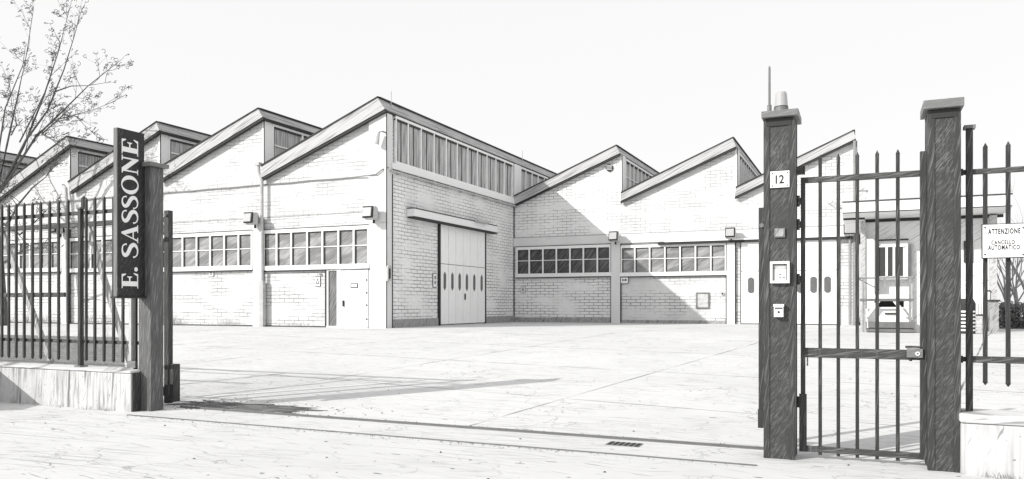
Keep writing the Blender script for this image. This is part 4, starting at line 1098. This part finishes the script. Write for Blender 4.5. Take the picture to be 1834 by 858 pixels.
GL = {'E': [[(0,0),(.78,0),(.84,.28),(.79,.28),(.66,.065),(.38,.065),(.38,.475),(.55,.475),(.60,.37),(.64,.37),(.64,.67),(.60,.67),(.55,.555),(.38,.555),(.38,.935),(.62,.935),(.74,.74),(.79,.74),(.76,1),(0,1),(0,.955),(.12,.93),(.12,.07),(0,.045)]],
      'N': [[(0,0),(.30,0),(.30,.045),(.19,.07),(.19,.72),(.80,-.02),(.87,-.02),(.87,.93),(.98,.955),(.98,1),(.68,1),(.68,.955),(.79,.93),(.79,.36),(.27,1),(0,1),(0,.955),(.11,.90),(.11,.07),(0,.045)]],
      'A': [[(0,0),(.30,0),(.30,.045),(.19,.07),(.255,.27),(.60,.27),(.67,.07),(.57,.045),(.57,0),(1,0),(1,.045),(.92,.07),(.56,1.02),(.47,1.02),(.10,.07),(0,.045)], [(.28,.34),(.43,.77),(.575,.34)]],
      'O': [ellipse(.5, .5, .50, .53), ellipse(.5, .5, .29, .46, 32, .12)],
      'S': s_outline(), '.': [ellipse(.5, .5, .5, .5, 20)]}
lett = [('E', 516.5, 488.5), ('.', 486, 478), ('S', 462, 434.5), ('A', 434.5, 402), ('S', 400.5, 375), ('S', 374, 350), ('O', 348, 314.5), ('N', 311.5, 279.5), ('E', 277.5, 248.5)]
lq_top = onr(217.5, 400, SR1)[0]; lq_base = onr(247, 400, SR1)[0]
lm = MB()
for ch, y0, y1 in lett:
    cu = bpy.data.curves.new('g', 'CURVE'); cu.dimensions = '2D'; cu.fill_mode = 'BOTH'
    for poly in GL[ch]:
        sp = cu.splines.new('POLY'); sp.points.add(len(poly)-1); sp.use_cyclic_u = True
        for k, (x, y) in enumerate(poly): sp.points[k].co = (x, y, 0, 1)
    t = bpy.data.objects.new('g', cu); COL.objects.link(t); bpy.context.view_layer.update()
    me = bpy.data.meshes.new_from_object(t.evaluated_get(bpy.context.evaluated_depsgraph_get()))
    xs = [v.co.x for v in me.vertices]; x0_, x1_ = min(xs), max(xs)
    za = onr(232, y0, SR1)[1]; zb = onr(232, y1, SR1)[1]
    vs = []
    for v in me.vertices:
        yy = v.co.y if ch != '.' else .02+v.co.y*.22
        vs.append((SR1+.004, lq_base+(lq_top-lq_base)*yy, za+(zb-za)*(v.co.x-x0_)/(x1_-x0_)))
    lm.add(vs, [tuple(p.vertices) for p in me.polygons])
    bpy.data.objects.remove(t); bpy.data.curves.remove(cu); bpy.data.meshes.remove(me)
lm.build('lettering', M['letter'], o)

# ------------------------------------------------------------------ sliding gate rail and drain
o = thing('gate_rail', (0, QT0, 0), 'long pair of steel strips set in the ground across the open gateway', 'gate rail')
re0 = lr1+.02; re1 = p1r0-.02
MB().box(re0, re1, QT0-.012, QT0+.012, -.03, .010).build('rail', M['steel'], o)
MB().box(re0, re1, QT1-.045, QT1-.025, -.03, .008).box(re0, re1, QT1-.012, QT1+.012, -.03, .022).build('rail', M['steel'], o)
r, q = 0, 7.36
a_, b_, c_ = ray(1118, 796); t = (0.0-H)/c_; dr, dq = a_*t, b_*t
o = thing('drain_grate', (dr, dq, 0), 'small dark drain grate between the two ground strips', 'drain grate')
MB().box(dr-.17, dr+.17, dq-.10, dq+.10, -.05, .004).build('frame', M['steel'], o)
s = MB()
for k in range(6): s.box(dr-.15+k*.055, dr-.12+k*.055, dq-.085, dq+.085, .0045, .008)
s.build('slat', M['ink'], o)

# dirt spread behind the gate rail next to the left post
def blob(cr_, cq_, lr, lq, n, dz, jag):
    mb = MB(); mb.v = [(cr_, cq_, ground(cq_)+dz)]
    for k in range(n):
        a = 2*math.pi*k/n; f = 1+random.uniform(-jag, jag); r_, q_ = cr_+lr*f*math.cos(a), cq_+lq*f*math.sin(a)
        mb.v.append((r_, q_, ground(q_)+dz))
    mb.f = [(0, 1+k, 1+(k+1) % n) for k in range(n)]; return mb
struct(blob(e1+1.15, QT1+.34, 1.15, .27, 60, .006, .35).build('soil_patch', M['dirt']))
# ------------------------------------------------------------------ weeds and litter
def blades(mb, r, q, z, n, h, spread):
    for _ in range(n):
        a = random.uniform(0, 6.28); rr = random.random()*spread; x, y = r+rr*math.cos(a), q+rr*math.sin(a)*.5
        hh = h*random.uniform(.3, 1.1); lx, ly = random.gauss(0, .4)*hh, random.gauss(0, .3)*hh; w = random.uniform(.002, .005)*(1+h)
        mb.add([(x-w, y, z), (x+w, y, z), (x+lx*.5+w*.6, y+ly*.5, z+hh*.65), (x+lx*.5-w*.6, y+ly*.5, z+hh*.65), (x+lx, y+ly, z+hh)], [(0, 1, 2, 3), (3, 2, 4)])
m = MB()
for _ in range(16):
    r = lend-abs(random.gauss(0, 1.2)); blades(m, r, LQ0-.03, 0, random.randint(3, 8), random.choice((.04, .06, .06, .11)), .09)
for _ in range(6): blades(m, p2r1+.08+random.random()*.9, wq0-.03, 0, 6, .05, .08)
tag(m.build('weeds', M['weed']), 'thin dry weeds along the foot of the low walls', 'weeds', kind='stuff')
m = MB()
for x, n, h in ((306, 40, .9), (318, 40, .7), (332, 26, .5), (405, 24, .5), (420, 30, .6), (436, 20, .35), (530, 16, .35), (548, 24, .5), (562, 16, .3), (200, 60, .8), (170, 60, .7), (90, 60, .8), (60, 60, .9), (30, 60, .7), (345, 14, .3), (390, 14, .3)):
    r = onq(x, 580, QA)[0]; blades(m, r, QA-.28, GZ, n, h*.8, .38)
tag(m.build('weeds', M['weed']), 'dry weeds against the base of the left factory wall', 'weeds', kind='stuff')
m = MB()
for _ in range(240):
    q = random.uniform(8.7, 17); r = random.uniform(-24, onq(215, 600, q)[0]); blades(m, r, q, ground(q), random.randint(4, 9), random.uniform(.12, .4), .2)
tag(m.build('dry_grass', M['weed']), 'dry grass over the planting bed behind the left fence', 'grass', kind='stuff')
m = MB()
def chip(r, q, s):
    z = ground(q)+.004; a = random.uniform(0, 3.14); ca, sa = math.cos(a)*s, math.sin(a)*s
    hgt = s*random.uniform(.25, .7)
    m.add([(r-ca, q-sa, z), (r+sa*.5, q-ca*.5, z), (r+ca, q+sa, z), (r-sa*.5, q+ca*.5, z), (r+ca*.1, q, z+hgt)], [(0, 1, 4), (1, 2, 4), (2, 3, 4), (3, 0, 4)])
for _ in range(420):
    u = abs(random.gauss(0, 1.0)); chip(e1+.15+u*1.1, QT1+.15+random.gauss(.12, .22)+u*.05, random.uniform(.006, .02))
for _ in range(260): chip(random.uniform(re0, re1), QT1+.03+abs(random.gauss(0, .05)), random.uniform(.006, .018))
for _ in range(200): chip(random.uniform(re0, re1), QT0-.03-abs(random.gauss(0, .06)), random.uniform(.005, .014))
for _ in range(160): chip(random.uniform(-9, 5), random.uniform(2.5, 12), random.uniform(.006, .02))
tag(m.build('leaf_litter', M['litter']), 'dry crumbs and leaf litter along the gate rail', 'litter', kind='stuff')

# ------------------------------------------------------------------ light, sky, camera
ld = W(1.0, 1.2, 0); ld = Vector((ld.x, ld.y, -.86)).normalized()
sun = bpy.data.lights.new('sun', 'SUN'); sun.energy = 4.0; sun.angle = math.radians(.5); sun.color = (1, .985, .96)
so = bpy.data.objects.new('sun', sun); COL.objects.link(so); so.rotation_euler = ld.to_track_quat('-Z', 'Y').to_euler(); so.location = (0, -5, 20)
wd = bpy.data.worlds.new('World'); sc.world = wd; wd.use_nodes = True
nt = wd.node_tree; bg = nt.nodes['Background']
sky = nt.nodes.new('ShaderNodeTexSky'); sky.sky_type = 'NISHITA'; sky.sun_disc = False
sky.sun_elevation = math.asin(-ld.z); sky.sun_rotation = math.atan2(-ld.x, -ld.y); sky.air_density = 1.0; sky.dust_density = 2.5
bw = nt.nodes.new('ShaderNodeRGBToBW'); nt.links.new(sky.outputs[0], bw.inputs[0])
veil = nt.nodes.new('ShaderNodeMix'); veil.data_type = 'FLOAT'; veil.inputs[0].default_value = 0.85   # thin white high cloud over the clear sky
nt.links.new(bw.outputs[0], veil.inputs[2]); veil.inputs[3].default_value = 6.4; nt.links.new(veil.outputs[0], bg.inputs[0])
bg.inputs[1].default_value = 0.15
cam = bpy.data.cameras.new('camera'); co = bpy.data.objects.new('camera', cam); COL.objects.link(co)
co.location = (0, 0, H); co.rotation_euler = (math.radians(90), 0, 0)
cam.sensor_width = 36; cam.lens = 36*F/1834; cam.shift_y = (Y0-429)/1834; cam.clip_start = .1; cam.clip_end = 2000
sc.camera = co
sc.view_settings.view_transform = 'Standard'; sc.view_settings.look = 'None'; sc.view_settings.gamma = 1; sc.view_settings.use_curve_mapping = False
sc.view_settings.exposure = 0.14
sc.cycles.use_denoising = True
sc.render.film_transparent = False
for ob in list(sc.objects):
    if 'base' in ob: del ob['base']
